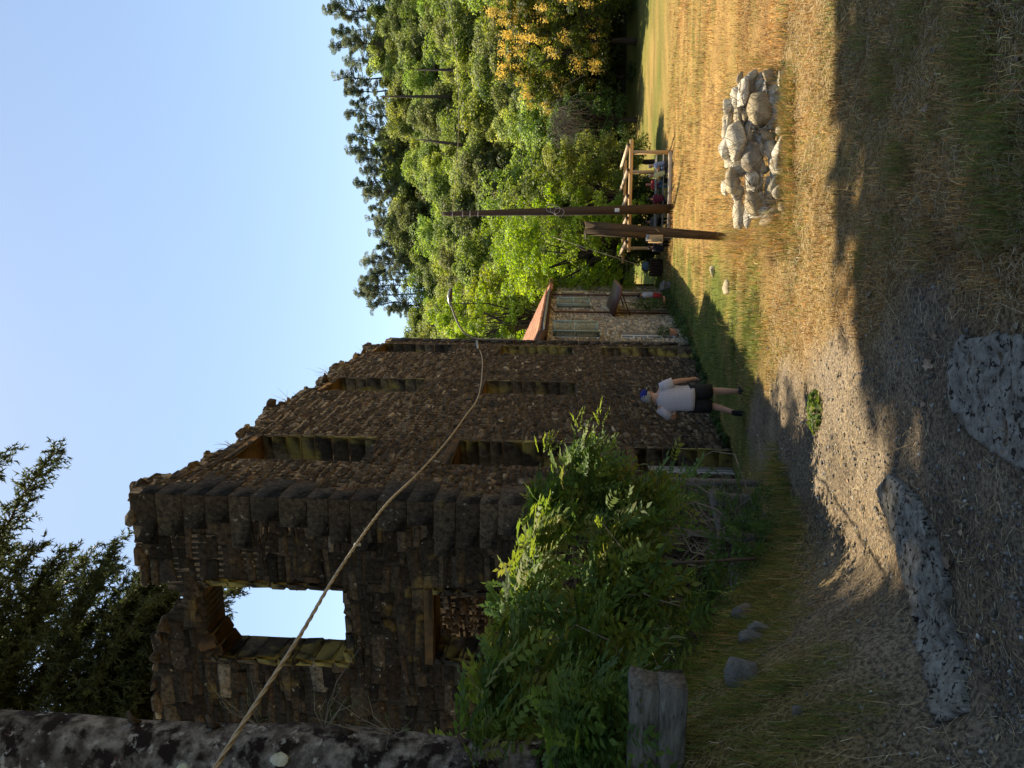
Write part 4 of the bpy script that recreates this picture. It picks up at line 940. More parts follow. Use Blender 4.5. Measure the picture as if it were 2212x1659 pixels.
# foot of the vine by the doorway and leafy clump in front of the trunk
for _ in range(520):
    t = r.uniform(-.2, .92); q = fl(t, 0, r.normal(.05, .12)); b = q + np.array([0, 0, r.uniform(.1, .75)]); compound(b, np.array([r.normal(.3, .8), r.normal(-.4, .7), r.normal(.1, .5)]), np.array([0, -.2, 1.]), r.uniform(.16, .3), int(r.integers(4, 6)), VG[r.integers(0, 3)] * .8, r)
for _ in range(150):
    b = P(580 + r.normal(0, 24), r.uniform(1400, 1575), r.uniform(9.8, 10.6)); compound(b, np.array([r.normal(.3, .8), r.normal(-.4, .7), r.normal(0, .5)]), np.array([0, -.2, 1.]), r.uniform(.16, .28), int(r.integers(4, 6)), VG[r.integers(0, 3)] * .9, r)
for _ in range(330):
    b = P(r.uniform(-20, 175), r.uniform(1185, 1370), r.uniform(4.4, 4.9)); compound(b, np.array([r.normal(.3, .8), r.normal(-.4, .7), r.normal(-.1, .5)]), np.array([0, -.2, 1.]), r.uniform(.2, .3), int(r.integers(4, 7)), VG[r.integers(0, 4)], r)
obj('foliage', mkmesh('foliage', np.concatenate(LV), [np.concatenate(LF_)], np.concatenate(LC)), M['vine_leaf'], vine, kind='stuff')
for _ in range(48):
    t = r.uniform(-.3, .95); a = fl(t, r.uniform(.05, .7), r.normal(-.05, .1)); p = [a]
    for j in range(5): p.append(p[-1] + np.array([r.normal(.03, .14), r.normal(.05, .16), r.normal(.11, .13)]))
    STM.add(*tube(p, np.linspace(.011, .004, 6), 5, False))
STM.build('stems', M['pale_bark'], vine)
M['pod'] = mat('green_velvet_pod', (.17, .19, .08), (.11, .125, .055), 8, .8, .2)
for _ in range(110):
    t = r.uniform(-.1, .95); q0 = fl(t, 0, r.uniform(.08, .34)); a = P(CU + q0[0] / q0[1] * F_PX, r.uniform(1180, 1460), q0[1]); L = r.uniform(.10, .17); st0 = a + np.array([r.normal(0, .02), 0, .12])
    q = [a + np.array([0, 0, -L * f]) + np.array([.01 * math.sin(f * 3), 0, 0]) for f in (0, .15, .4, .6, .8, 1)]
    MB().add(*tube([st0] + q, [.0018, .003, .008, .0095, .0095, .009, .003], 5)).build('pod', M['pod'], vine, True)

# timbers and stones in the bank
def timber(p0, p1, w, h, label, seed, name='timber_beam'):
    p0, p1 = np.asarray(p0), np.asarray(p1); r = np.random.default_rng(seed); a, b, d = frame_of(p1 - p0); L = np.linalg.norm(p1 - p0); rings = []
    for t in np.linspace(0, L, 9):
        ring = []
        for k, (x, y) in enumerate(((-1, -.9), (-.9, -1), (-.3, -1.0), (.05, -1), (.85, -1), (1, -.85), (1, .1), (1, .8), (.82, 1), (.1, 1.0), (-.5, 1), (-.9, 1), (-1, .85), (-1, 0))):
            ring.append(p0 + d * (t + (r.normal(0, .012) if t in (0, L) else 0)) + a * x * w / 2 * (1 + r.normal(0, .012)) + b * y * h / 2 * (1 + r.normal(0, .014)))
        rings.append(ring)
    o = MB().add(*loft(rings)).build(name, M['wood_grey']); o['label'] = label; o['category'] = 'timber'; return o
y0 = 4.35
timber(P(188, 1392, y0), P(-160, 1372, y0 + .2), .20, .175, 'upper thick grey weathered timber of the stack at the left edge', 3)
timber(P(190, 1452, y0 - .02), P(-160, 1436, y0 + .2), .20, .165, 'lower thick grey weathered timber of the stack at the left edge', 4)
timber(P(595, 1545, 9.9), P(500, 1570, 8.9), .12, .18, 'pale old timber laid under the vine near the board door', 5)
pk = P(577, 1577, 9.4); timber(pk + np.array([0, 0, -.35]), pk + np.array([.02, 0, .22]), .2, .16, 'short pale post stump standing below the vine near the walking man', 6, 'post_stump')
STN = [(395, 1588, 62, 26, 'flat pale lichened stone topmost in the row of bank stones'), (370, 1566, 34, 26, 'small dark stone tucked behind the flat lichened stone'), (333, 1606, 46, 38, 'rough dark lichened stone in the middle of the bank row'), (278, 1622, 40, 46, 'dark upright stone beside the grass tuft on the bank'), (297, 1640, 36, 40, 'pale knobbly stone resting against the dark upright one'), (197, 1600, 66, 58, 'big smooth blue grey wedge stone in the bank grass'), (428, 1590, 28, 26, 'little grey stone at the foot of the iron rod'), (120, 1722, 26, 20, 'small pale stone low on the left grass bank')]
for i, (u, v, w, h, lab) in enumerate(STN):
    r2 = np.random.default_rng(300 + i); p = hit(u, v + h * .35, 2.5); s = p[1] / F_PX; V, F = rock(r2, (w * s * .72, w * s * .6, h * s * .8), 1, 26, .06); V = rot_z(V, r2.uniform(0, 6)); o = MB().add(V, F).build('bank_stone', M['bank_stone']); o.location = (p[0], p[1], p[2] + h * s * .3); tag(o, lab, 'stone', 'stones along the bank')

# ------------------------------------------------------------------ rock heap in the field
r = np.random.default_rng(71); pc = hit(1335, 1690); heap = []
LB = ['big flat white rock on top of the heap', 'large tan rounded rock low at the front right of the heap', 'grey slab leaning in the middle of the rock heap', 'long white rock sloping at the right end of the heap', 'white block at the left top of the heap', 'smooth pale boulder left of the middle of the heap', 'broad tan slab at the front left of the heap']
BIG = [(1356, 1590, 96, 58), (1250 + 170, 1640, 84, 70), (1318, 1628, 86, 66), (1455, 1605, 88, 44), (1268, 1580, 74, 40), (1262, 1630, 66, 54), (1222, 1628, 66, 50)]
SM = []
for u in np.arange(1196, 1490, 18):
    for v in (1574, 1598, 1622, 1646, 1668, 1688):
        if 1570 + 22 * abs(u - 1345) / 150 > v + 10: continue
        SM.append((u + r.uniform(-11, 11), v + r.uniform(-8, 8), r.uniform(20, 66), r.uniform(18, 40)))
i = 0
for (u, v, w, h) in BIG + SM:
    big = i < len(BIG); s = pc[1] / F_PX * (.86 if big else 1); depth = np.interp(v, [1565, 1690], [.48, -.18]) + r.uniform(-.08, .08) - (.14 if big else 0)
    p = P(u, v, pc[1] + depth); gz2 = float(zg(p[0], p[1])); p[2] = max(p[2], gz2 + h * s * .1)
    V, F = rock(r, (w * s * .68, w * s * .44, h * s * .50), 1, 17 if not big else 24, .13); V = rot_z(V @ (rand_rot(r) if not big and r.random() < .5 else np.eye(3)), r.uniform(-.6, .6))
    c = np.array([[.62, .59, .53], [.52, .47, .37], [.40, .34, .24], [.66, .64, .59], [.56, .52, .44]])[r.integers(0, 5)] * r.uniform(.8, 1.1)
    if i == 1 or i == 6: c = np.array([.42, .36, .26])
    if i == 2: c = np.array([.30, .28, .25])
    o = MB().add(V, F, c).build('rock', M['limestone']); o.location = p
    tag(o, LB[i] if big else 'one of the smaller broken pale rocks filling the heap in the field', 'rock', 'rocks of the heap'); i += 1
for k, (u, v, w, lab) in enumerate(((1038, 1567, 40, 'single low pale rock in the grass left of the leaning post'), (1075, 1535, 34, 'small half buried stone in dry grass near the house shade'))):
    p = hit(u, v + 8); s = p[1] / F_PX; V, F = rock(r, (w * s * .5, w * s * .4, w * s * .3), 1, 16, .07); o = MB().add(V, F, (.5, .44, .34)).build('rock', M['limestone']); o.location = p + np.array([0, 0, w * s * .1]); tag(o, lab, 'rock')

# ------------------------------------------------------------------ posts, cable, lamp
b = hit(1146, 1582, 8, 20); y = b[1]; s = y / F_PX
lp = thing('leaning_post', b, 'short leaning tarred timber post with a second plank and honey block', 'post')
a0, a1 = P(1146, 1592, y), P(1168, 1268, y)
q = []
for t, w, d_ in ((0, 14, 9), (.4, 18, 10), (.8, 23, 11), (1, 24, 11)):
    c = a0 * (1 - t) + a1 * t; q.append([c + np.array([sx_ * w * s / 2, sy_ * d_ * s / 2, (.05 if (t == 1 and sx_ > 0) else 0)]) for sx_, sy_ in ((-1, -1), (1, -1), (1, 1), (-1, 1))])
MB().add(*loft(q)).build('plank', M['wood_post'], lp)
MB().add(*beam(P(1150, 1398, y - .03), P(1158, 1262, y - .03), 11 * s, 11 * s, (0, 1, 0))).build('plank', M['wood_post'], lp)
MB().add(*cbox(P(1151.5, 1265, y - .02), (8 * s, 8 * s, .012), .003)).build('cap', M['wood_grey'], lp)
bl = MB().add(*cbox(P(1143, 1416, y - .02), (7.5 * s, 7 * s, 15 * s), .006)).build('block', M['wood_new'], lp)
MB().add(*cbox(P(1146, 1398, y - .03), (5 * s, 6 * s, 3 * s), .004)).build('bracket', M['zinc'], lp)
MB().add(*tube([P(1160, 1420, y - .1), P(1165, 1416, y - .12), P(1158, 1424, y - .1)], .008, 5)).build('cord_tie', M['cable'], lp)
y = 38.0; s = y / F_PX; b = P(1208, 1462, y); b[2] = min(b[2], float(zg(b[0], b[1])))
tp = thing('utility_pole', b, 'tall dark tapering wooden utility pole with wire fittings standing in the field', 'pole')
q = []
for v, u, w in ((1468, 1208.5, 17), (1250, 1203, 15.5), (1100, 1200, 12), (970, 1197, 8.5)):
    c = P(u, v, y); q.append([c + np.array([sx_ * w * s / 2, sy_ * w * s * .45, 0]) for sx_, sy_ in ((-1, -1), (1, -1), (1, 1), (-1, 1))])
c = P(1196.6, 958, y); q.append([c + np.array([sx_ * 3 * s, sy_ * 3 * s, (.18 if sx_ > 0 else 0)]) for sx_, sy_ in ((-1, -1), (1, -1), (1, 1), (-1, 1))])
MB().add(*loft(q)).build('shaft', M['wood_pole'], tp)
MB().add(*cbox(P(1205, 1333, y - .22), (4 * s, .012, 5 * s), .004)).build('number_plate', M['white_paint'], tp)
for v in (978, 1000, 1016, 1033): MB().add(*beam(P(1190, v, y - .12), P(1204, v - 1, y - .12), .05, .05)).build('iron_step', M['zinc'], tp)
for k in range(3):
    c = P(1203 + 6 * math.cos(k), 1190 + 9 * k, y - .25); MB().add(*tube([c + np.array([.22 * math.cos(t), -.03 * math.sin(3 * t), .26 * math.sin(t)]) for t in np.linspace(0, 6.28, 15)], .018, 5, False)).build('wire_coil', M['zinc'], tp)
a = P(1200, 977, y); e = P(1700, 905 + 50, 60)
mb = MB().add(*tube([a * (1 - t) + e * t + np.array([0, 0, -1.6 * 4 * t * (1 - t) * .5]) for t in np.linspace(0, 1, 24)], .016, 5, False)); o = mb.build('overhead_wire', M['cable']); tag(o, 'thin wire running from the utility pole top across the wooded hill', 'wire')
a = P(1148, 1190, 42); e = P(1085, 1385, 40); o = MB().add(*tube([a, e], .02, 5)).build('guy_wire', M['cable']); tag(o, 'slanting guy wire in front of the bright drooping tree', 'wire')
# twisted cable from the far corner of the ruin towards the viewer's left
WP = [(903, 1036, 24.6), (880, 1042, 21.5), (809, 1035, 15.3), (757, 1003, 13.0), (699, 960, 11.1), (630, 897, 9.5), (564, 830, 8.3), (430, 734, 6.7), (289, 650, 5.5), (130, 547, 4.6), (0, 465, 4.05), (-150, 380, 3.5)]
cp = np.array([P(*w) for w in WP]); tt_ = np.linspace(0, len(cp) - 1, 400)
def cat(cp, t):
    i = np.clip(t.astype(int), 0, len(cp) - 2); f = (t - i)[:, None]; p0 = cp[np.maximum(i - 1, 0)]; p1 = cp[i]; p2 = cp[i + 1]; p3 = cp[np.minimum(i + 2, len(cp) - 1)]
    return .5 * (2 * p1 + (p2 - p0) * f + (2 * p0 - 5 * p1 + 4 * p2 - p3) * f ** 2 + (3 * p1 - p0 - 3 * p2 + p3) * f ** 3)
cl_ = cat(cp, tt_); arc = np.concatenate([[0], np.cumsum(np.linalg.norm(np.diff(cl_, axis=0), axis=1))])
cab = thing('twisted_cable', cl_[0], 'thick twisted pale cable sagging diagonally across the ruin', 'cable')
for k in range(3):
    ph = arc / .42 * 2 * math.pi + k * 2.094; off = np.stack([np.cos(ph), np.zeros_like(ph), np.sin(ph)], 1) * .0085
    MB().add(*tube(cl_ + off, .0088, 6, False)).build('strand', M['cable'], cab, True)
MB().add(*cbox(P(483, 772, 7.35), (.014, .012, .035), .004)).build('joint_clip', M['white_paint'], cab)
o = MB().add(*tube([fp(1.0, 3.9, .08), fp(6, 3.55, .07), fp(11, 3.75, .08), fp(15.0, 4.3, .08)], .007, 5)).build('wall_cable', M['dark_iron']); tag(o, 'thin dark cable stretched along the ruin wall between the storeys', 'cable')
# street lamp arm on the far corner
y = 26.0; lamp = thing('street_lamp', P(926, 1115, y), 'curved arm street lamp fixed to the far corner of the ruin', 'street lamp')
ar = [P(925, 1118, y), P(926, 1060, y), P(926, 1035, y), P(929, 1020, y), P(934, 1010, y), P(944, 1000, y), P(956, 992, y), P(975, 983, y), P(993, 977, y), P(1004, 974, y)]
MB().add(*tube(ar, .038, 9)).build('arm', M['conduit'], lamp, True)
q = []
for u, v, w, h in ((998, 974, .045, .05), (1006, 972, .06, .07), (1018, 971, .13, .09), (1030, 972.5, .14, .07), (1038, 974.5, .07, .03)):
    c = P(u, v, y); q.append([c + np.array([0, w * math.cos(t), h * math.sin(t) * (1 if math.sin(t) > 0 else .55)]) for t in np.linspace(0, 2 * math.pi, 13)[:-1]])
hd = MB().add(*loft(q)).build('lamp_head', M['zinc'], lamp, True)
MB().add(*cbox(P(1021, 975.5, y), (.24, .09, .02), .008)).build('lens', M['glass'], hd)
for v in (1042, 1085, 1105): MB().add(*beam(P(926, v, y) - NX * .12, P(926, v, y) + NX * .06, .05, .03)).build('clamp', M['dark_iron'], lamp)
MB().add(*beam(P(905, 1032, 24.7), P(922, 1030, y - .1), .09, .08)).build('bracket', M['zinc'], lamp)
# dry weeds on the broken wall top
for (s, lab) in ((12.9, 'wispy dry grass weed on the wall top near the far end'), (6.4, 'wispy dry grass weed midway along the wall top'), (2.9, 'short leafy weed on the wall top by the near corner'), (9.9, 'thin dry stalks on the wall top above the middle windows')):
    b = fp(s, ztF(s) + .02, -.15); mb = MB()
    for _ in range(16):
        e = b + np.array([r.normal(0, .16), r.normal(0, .16), r.uniform(.2, .62)]); V, F = tube([b + r.normal(0, .03, 3), (b + e) / 2 + r.normal(0, .03, 3), e], [.006, .005, .002], 3, False); mb.add(V, F, (.4, .3, .14))
    o = mb.build('dry_weed', M['straw']); tag(o, lab, 'weed')
# ------------------------------------------------------------------ pergola
pg_y0, pg_y1 = 39.0, 42.6
pc0, pc1 = P(1345, 1369, pg_y0), P(1126, 1354, pg_y0 + .2)
per = thing('timber_pergola', ((pc0[0] + pc1[0]) / 2, 40.6, float(zg(8, 40.6))), 'open honey coloured timber pergola with log rafters over the picnic table', 'pergola')
bz = pc0[2] * .5 + pc1[2] * .5
xa, xb = pc0[0], pc1[0]; xr = P(1330, 1400, pg_y0)[0]; xl = P(1150, 1400, pg_y0)[0]
MB().add(*tube([(xa + .3, pg_y0, bz), ((xa + xb) / 2, pg_y0 + .05, bz + .02), (xb - .3, pg_y0 + .1, bz + .02)], [.11, .105, .10], 9)).build('beam', M['wood_new'], per, True)
MB().add(*tube([(xa + .3, pg_y1, bz), (xb - .3, pg_y1 + .1, bz + .02)], .10, 9)).build('beam', M['wood_new'], per, True)
for x, yy in ((xr, pg_y0), (xl, pg_y0), (xr, pg_y1), (xl, pg_y1)):
    zb_ = float(zg(x, yy)); MB().add(*beam((x, yy, zb_ - .2), (x, yy, bz - .08), .17, .17)).build('post', M['wood_new'], per)
for i, u in enumerate((1342, 1288, 1233, 1185, 1134)):
    x = P(u, 1362, pg_y0)[0]; a = (x, pg_y0 - .35, bz + .19); e = (x + .05, pg_y1 + .35, bz + .2)
    lg = MB().add(*tube([a, e], .10, 10)).build('log_rafter', M['log'], per, True)
    MB().add(*tube([(a[0], a[1] - .012, a[2]), (a[0], a[1] - .002, a[2])], .094, 10)).build('shaded_end', M['log_end_shade'], lg)  # dark disc standing for the shade on the log end
zb_ = float(zg((xr + xl) / 2, pg_y0)) + .12
MB().add(*beam((xr, pg_y0 - .05, zb_), (xl, pg_y0 - .05, zb_), .12, .2)).build('kick_board', M['log'], per)
# table and benches
tz = float(zg(8.8, 40.6)); tx0, tx1 = P(1320, 1400, 40.6)[0], P(1120, 1400, 40.6)[0]
tab = thing('picnic_table', ((tx0 + tx1) / 2, 40.6, tz), 'long rough timber picnic table under the pergola', 'table')
for k in range(4): MB().add(*cbox(((tx0 + tx1) / 2, 40.28 + k * .21, tz + .74), (abs(tx0 - tx1) / 2, .1, .025), .006)).build('plank', M['wood_grey'], tab)
for f in (.1, .5, .9): MB().add(*beam((tx0 * (1 - f) + tx1 * f, 40.6, tz - .1), (tx0 * (1 - f) + tx1 * f, 40.6, tz + .71), .12, .5)).build('leg', M['wood_grey'], tab)
for yb, lab in ((39.75, 'near side plank bench of the picnic table'), (41.45, 'far side plank bench of the picnic table')):
    bn = thing('plank_bench', ((tx0 + tx1) / 2, yb, tz), lab, 'bench'); MB().add(*cbox(((tx0 + tx1) / 2, yb, tz + .45), (abs(tx0 - tx1) / 2, .16, .025), .006)).build('seat', M['wood_grey'], bn)
    for f in (.1, .5, .9): MB().add(*beam((tx0 * (1 - f) + tx1 * f, yb, tz - .1), (tx0 * (1 - f) + tx1 * f, yb, tz + .42), .1, .25)).build('leg', M['wood_grey'], bn)

# ------------------------------------------------------------------ people
def skin_mesh(name, nodes, edges, levels=1):
    """one continuous skinned surface from a joint graph: nodes = {key: (xyz, radius)}"""
    keys = list(nodes); ix = {k: i for i, k in enumerate(keys)}
    me = bpy.data.meshes.new(name + '_joints'); me.from_pydata([tuple(map(float, nodes[k][0])) for k in keys], [(ix[a], ix[b]) for a, b in edges], [])
    o = bpy.data.objects.new(name + '_joints', me); C.objects.link(o)
    md = o.modifiers.new('skin', 'SKIN'); md.use_smooth_shade = True
    for i, k in enumerate(keys):
        q = nodes[k][1]; me.skin_vertices[0].data[i].radius = (q, q) if np.isscalar(q) else q; me.skin_vertices[0].data[i].use_root = (i == 0)
    sub = o.modifiers.new('sub', 'SUBSURF'); sub.levels = levels; sub.render_levels = levels
    dg = bpy.context.evaluated_depsgraph_get(); out = bpy.data.meshes.new_from_object(o.evaluated_get(dg)); bpy.data.objects.remove(o); out.name = name
    return out
def lerp(a, b, t): return np.asarray(a, float) * (1 - t) + np.asarray(b, float) * t
def hand(nodes, edges, key, w, fwd, side, up, curl=.5):
    """palm and five unequal bent fingers growing from wrist w"""
    fwd, side, up = [np.asarray(a, float) / np.linalg.norm(a) for a in (fwd, side, up)]
    pk = key + '_palm'; nodes[pk] = (w + fwd * .05, (.030, .018)); edges.append((key, pk))
    k2 = key + '_knuckle'; nodes[k2] = (w + fwd * .085, (.032, .015)); edges.append((pk, k2))
    for i, (off, L) in enumerate(((.030, .070), (.010, .080), (-.011, .074), (-.030, .058))):
        a = w + fwd * .10 + side * off; b = a + fwd * L * .45 - up * L * .2 * curl; c = b + fwd * L * .4 - up * L * .45 * curl
        for j, (p, r_) in enumerate(((a, .0095), (b, .0085), (c, .007))):
            nodes[f'{key}f{i}{j}'] = (p, r_); edges.append((k2 if j == 0 else f'{key}f{i}{j - 1}', f'{key}f{i}{j}'))
    a = w + fwd * .045 + side * .035; b = a + fwd * .03 + side * .022 - up * .01
    for j, (p, r_) in enumerate(((a, .012), (b, .010), (b + fwd * .028 - up * .006, .008))):
        nodes[f'{key}t{j}'] = (p, r_); edges.append((pk if j == 0 else f'{key}t{j - 1}', f'{key}t{j}'))
def body(J, fist=True):
    n = {}; e = []
    def add(k, p, r_, par=None):
        n[k] = (np.asarray(p, float), r_)
        if par: e.append((par, k))
    hips = lerp(J['hipL'], J['hipR'], .5)
    add('pelvis', hips + np.array([0, 0, .05]), .125); add('waist', lerp(hips, J['neck'], .35), .118, 'pelvis'); add('chest', lerp(hips, J['neck'], .72), .135, 'waist')
    add('neck', J['neck'], .058, 'chest'); hd = np.asarray(J['head'], float); fw = np.asarray(J['face'], float); fw /= np.linalg.norm(fw); up = hd - J['neck']; up /= np.linalg.norm(up)
    add('skull_base', J['neck'] + (hd - J['neck']) * .45, .062, 'neck'); add('head', hd, (.078, .092), 'skull_base'); add('crown_top', hd + up * .075, (.062, .072), 'head')
    add('jaw', lerp(J['neck'], hd, .55) + fw * .055, .042, 'skull_base'); add('nose', hd + fw * .098 - up * .015, .012, 'head')
    sd = np.cross(fw, up)
    for s, k in ((1, 'earR'), (-1, 'earL')): add(k, hd + sd * .088 * s - up * .01 - fw * .01, .015, 'head')
    for S_ in ('L', 'R'):
        sgn = 1 if S_ == 'R' else -1
        add('sh' + S_, J['sh' + S_], .062, 'chest'); add('el' + S_, J['el' + S_], .043, 'sh' + S_); add('fa' + S_, lerp(J['el' + S_], J['wr' + S_], .3), .042, 'el' + S_); add('wr' + S_, J['wr' + S_], .027, 'fa' + S_)
        fwd = np.asarray(J['wr' + S_]) - J['el' + S_]; side = J.get('thumb' + S_, np.array([0, 1, .0])); side = side - fwd * np.dot(side, fwd) / np.dot(fwd, fwd); hand(n, e, 'wr' + S_, np.asarray(J['wr' + S_], float), fwd, side, np.cross(fwd, side) * sgn)
        add('hip' + S_, J['hip' + S_], .088, 'pelvis'); add('kn' + S_, J['kn' + S_], .056, 'hip' + S_); add('calf' + S_, lerp(J['kn' + S_], J['an' + S_], .32), .057, 'kn' + S_); add('an' + S_, J['an' + S_], .036, 'calf' + S_); add('toe' + S_, J['toe' + S_], (.042, .026), 'an' + S_)
    return n, e
def sleeve(mb, a, b, r0, r1, n=12):
    mb.add(*tube([a, lerp(a, b, .5), b], [r0, (r0 + r1) / 2 * 1.04, r1], n))
def garment(rings, n=22, r=None, wob=.0):
    R_ = []
    for c, rx, ry in rings:
        q = ell(c, rx, ry, n)
        if r is not None: th = np.arange(n) * 2 * math.pi / n; q[:, :2] = c[:2] + (q[:, :2] - np.asarray(c[:2])) * (1 + (wob * 1.6 * np.sin(th * 5 + c[2] * 7) + wob * np.sin(th * 9 - c[2] * 13))[:, None])
        R_.append(q)
    return loft(R_)
def person(loc, rot, J, label, top, bottom, hair, group=None, cap=None, long_legs=False, shoes=None, dress=None, glasses=False, scale=1.0, sleeves=True, pony=False, bald=False):
    J = {k: np.asarray(v, float) for k, v in J.items()}
    root = thing('person', loc, label, 'person', group); n, e = body(J)
    def P_(name, me, m, par=None): o = bpy.data.objects.new(name, me); C.objects.link(o); me.materials.append(m); o.parent = par or root; return o
    P_('body', skin_mesh('body', n, e, 1), M['skin'])
    hips = lerp(J['hipL'], J['hipR'], .5); up = J['neck'] - hips; r = np.random.default_rng(int(abs(loc[0]) * 100))
    mb = MB(); c = lambda t: hips + up * t
    mb.add(*garment([(c(-.08), .205, .165), (c(.05), .205, .165), (c(.3), .195, .155), (c(.55), .205, .15), (c(.8), .215, .135), (c(.93), .17, .105), (c(.99), .085, .075), (c(1.03), .068, .068)], 22, r, .022))
    if sleeves:
        for S_ in ('L', 'R'): sleeve(mb, lerp(J['sh' + S_], J['neck'], .25), lerp(J['sh' + S_], J['el' + S_], .72), .088, .082)
    P_('shirt', mb.mesh('shirt', True), top)
    mb = MB(); mb.add(*garment([(hips + np.array([0, 0, .06]), .165, .125), (hips + np.array([0, 0, -.02]), .185, .14), (hips + np.array([0, 0, -.08]), .18, .145)], 20))
    for S_ in ('L', 'R'):
        a, k, an = J['hip' + S_], J['kn' + S_], J['an' + S_]
        if long_legs: mb.add(*tube([lerp(a, k, -.05), lerp(a, k, .5), k, lerp(k, an, .5), lerp(k, an, .95)], [.115, .10, .078, .068, .062], 12))
        else: mb.add(*tube([lerp(a, k, -.08), lerp(a, k, .4), lerp(a, k, .86)], [.118, .116, .112], 14))
    P_('trousers' if long_legs else 'shorts', mb.mesh('shorts', True), bottom)
    fw = J['face'] / np.linalg.norm(J['face']); hu = J['head'] - J['neck']; hu /= np.linalg.norm(hu); sd = np.cross(fw, hu); ax = np.array([sd, fw, hu])
    if hair is not None and not bald:
        rings = []
        for t, s in ((-.55, .86), (-.2, 1.0), (.25, 1.0), (.6, .86), (.85, .55), (.97, .18)):
            q = ell((0, 0, 0), .095 * s, .108 * s, 14); q[:, 2] = t * .115 + .03; q[:, 1] -= .018 + (.05 if t < .2 else 0) * (q[:, 1] > .02); rings.append(J['head'] + q @ ax)
        hb = MB().add(*loft(rings))
        if pony: hb.add(*tube([J['head'] - fw * .09 + hu * .04, J['head'] - fw * .16 - hu * .02, J['head'] - fw * .15 - hu * .2], [.035, .045, .015], 9))
        P_('hair', hb.mesh('hair', True), hair)
    if cap is not None:
        rings = []
        for t, s in ((.0, 1.0), (.3, 1.02), (.6, .88), (.85, .58), (.98, .2)):
            q = ell((0, 0, 0), .105 * s, .118 * s, 16); q[:, 2] = t * .115 + .035; rings.append(J['head'] + q @ ax)
        cb_ = P_('cap', MB().add(*loft(rings)).mesh('cap', True), cap[0])
        q = [J['head'] + (np.array([x, y_, z]) @ ax) for x, y_, z in ((-.085, .07, .04), (-.07, .16, .02), (0, .195, .018), (.07, .16, .02), (.085, .07, .04))]
        P_('peak', MB().add(q + [p + hu * .008 for p in q], [(4, 3, 2, 1, 0), (5, 6, 7, 8, 9)] + [(i, (i + 1) % 5, 5 + (i + 1) % 5, 5 + i) for i in range(5)]).mesh('peak'), cap[1], cb_)
        P_('strap', MB().add(*cbox(J['head'] - fw * .112 + hu * .045, (.035, .006, .012), .003, ax)).mesh('strap'), M['white_paint'], cb_)
    for s in (-1, 1):
        P_('eye', MB().add(*cbox(J['head'] + fw * .088 + sd * .032 * s + hu * .008, (.011, .006, .006), .003, ax)).mesh('eye'), M['black_cloth'])
    P_('mouth', MB().add(*cbox(J['head'] + fw * .078 - hu * .055, (.022, .006, .004), .002, ax)).mesh('mouth'), M['terracotta'])
    if glasses: P_('sunglasses', MB().add(*cbox(J['head'] + fw * .098 + hu * .01, (.07, .012, .020), .006, ax)).mesh('sunglasses'), M['black_cloth'])
    for S_ in ('L', 'R'):
        a, t = J['an' + S_], J['toe' + S_]; d = t - a; d /= np.linalg.norm(d)
        heel = a - d * .05 * (1 if abs(d[2]) < .8 else .3); pts = J.get('foot' + S_)
        if pts is None: h0 = np.array([a[0], a[1], min(a[2], t[2])]) - np.array([d[0], d[1], 0]) * .06; h1 = t + np.array([d[0], d[1], 0]) * .06
        else: h0, h1 = pts
        f = (h1 - h0) / np.linalg.norm(h1 - h0); s_ = np.cross(f, [0, 0, 1]); s_ /= np.linalg.norm(s_); u_ = np.cross(s_, f); rings = []
        for tt2, w, h in ((0, .030, .030), (.12, .040, .048), (.35, .042, .05), (.65, .05, .036), (.9, .046, .026), (1, .026, .018)):
            cc = lerp(h0, h1, tt2) + u_ * (h - .03); rings.append([cc + s_ * w * math.cos(g_) + u_ * h * math.sin(g_) for g_ in np.linspace(0, 2 * math.pi, 13)[:-1]])
        P_('shoe', MB().add(*loft(rings)).mesh('shoe', True), shoes or M['black_cloth'])
    root.rotation_euler = (0, 0, rot); root.scale = (scale,) * 3
    return root
# the man walking away along the ruin
mp_ = hit(795, 1606, 9, 18)
M['check'] = mat('white_check_shirt', (.62, .56, .58), (.54, .49, .51), 6, .9, .3, 12)
n_ = M['check'].node_tree.nodes; l_ = M['check'].node_tree.links; pb = n_['Principled BSDF']
ck = n_.new('ShaderNodeTexBrick'); ck.offset = 0; ck.inputs['Color1'].default_value = (.56, .49, .49, 1); ck.inputs['Color2'].default_value = (.50, .44, .45, 1); ck.inputs['Mortar'].default_value = (.36, .36, .45, 1); ck.inputs['Scale'].default_value = 1; ck.inputs['Brick Width'].default_value = .03; ck.inputs['Row Height'].default_value = .03; ck.inputs['Mortar Size'].default_value = .0035; ck.inputs['Mortar Smooth'].default_value = .3
tc_ = n_.new('ShaderNodeTexCoord'); sp_ = n_.new('ShaderNodeSeparateXYZ'); cb2 = n_.new('ShaderNodeCombineXYZ'); l_.new(tc_.outputs['Object'], sp_.inputs[0]); l_.new(sp_.outputs[0], cb2.inputs[0]); l_.new(sp_.outputs[2], cb2.inputs[1]); l_.new(cb2.outputs[0], ck.inputs['Vector']); l_.new(ck.outputs[0], pb.inputs['Base Color'])
MANJ = dict(hipL=(-.10, 0, .92), hipR=(.10, 0, .92), neck=(0, .03, 1.50), head=(.015, .055, 1.645), face=(.42, .9, -.06), shL=(-.20, .0, 1.43), shR=(.20, .01, 1.43),
    elL=(-.315, .02, 1.19), wrL=(-.21, .24, 1.12), elR=(.275, -.03, 1.16), wrR=(.30, .06, .91), thumbL=(0, 0, 1), thumbR=(0, 1, 0),
    knR=(.125, .07, .50), anR=(.13, .02, .085), toeR=(.145, .15, .04), knL=(-.115, .06, .50), anL=(-.155, -.22, .235), toeL=(-.165, -.215, .09), footL=(np.array([-.152, -.275, .26]), np.array([-.175, -.19, .02])))
MANJ['footL'] = (np.array([-.15, -.285, .262]), np.array([-.185, -.215, .02])); fl_ = MANJ.pop('footL')
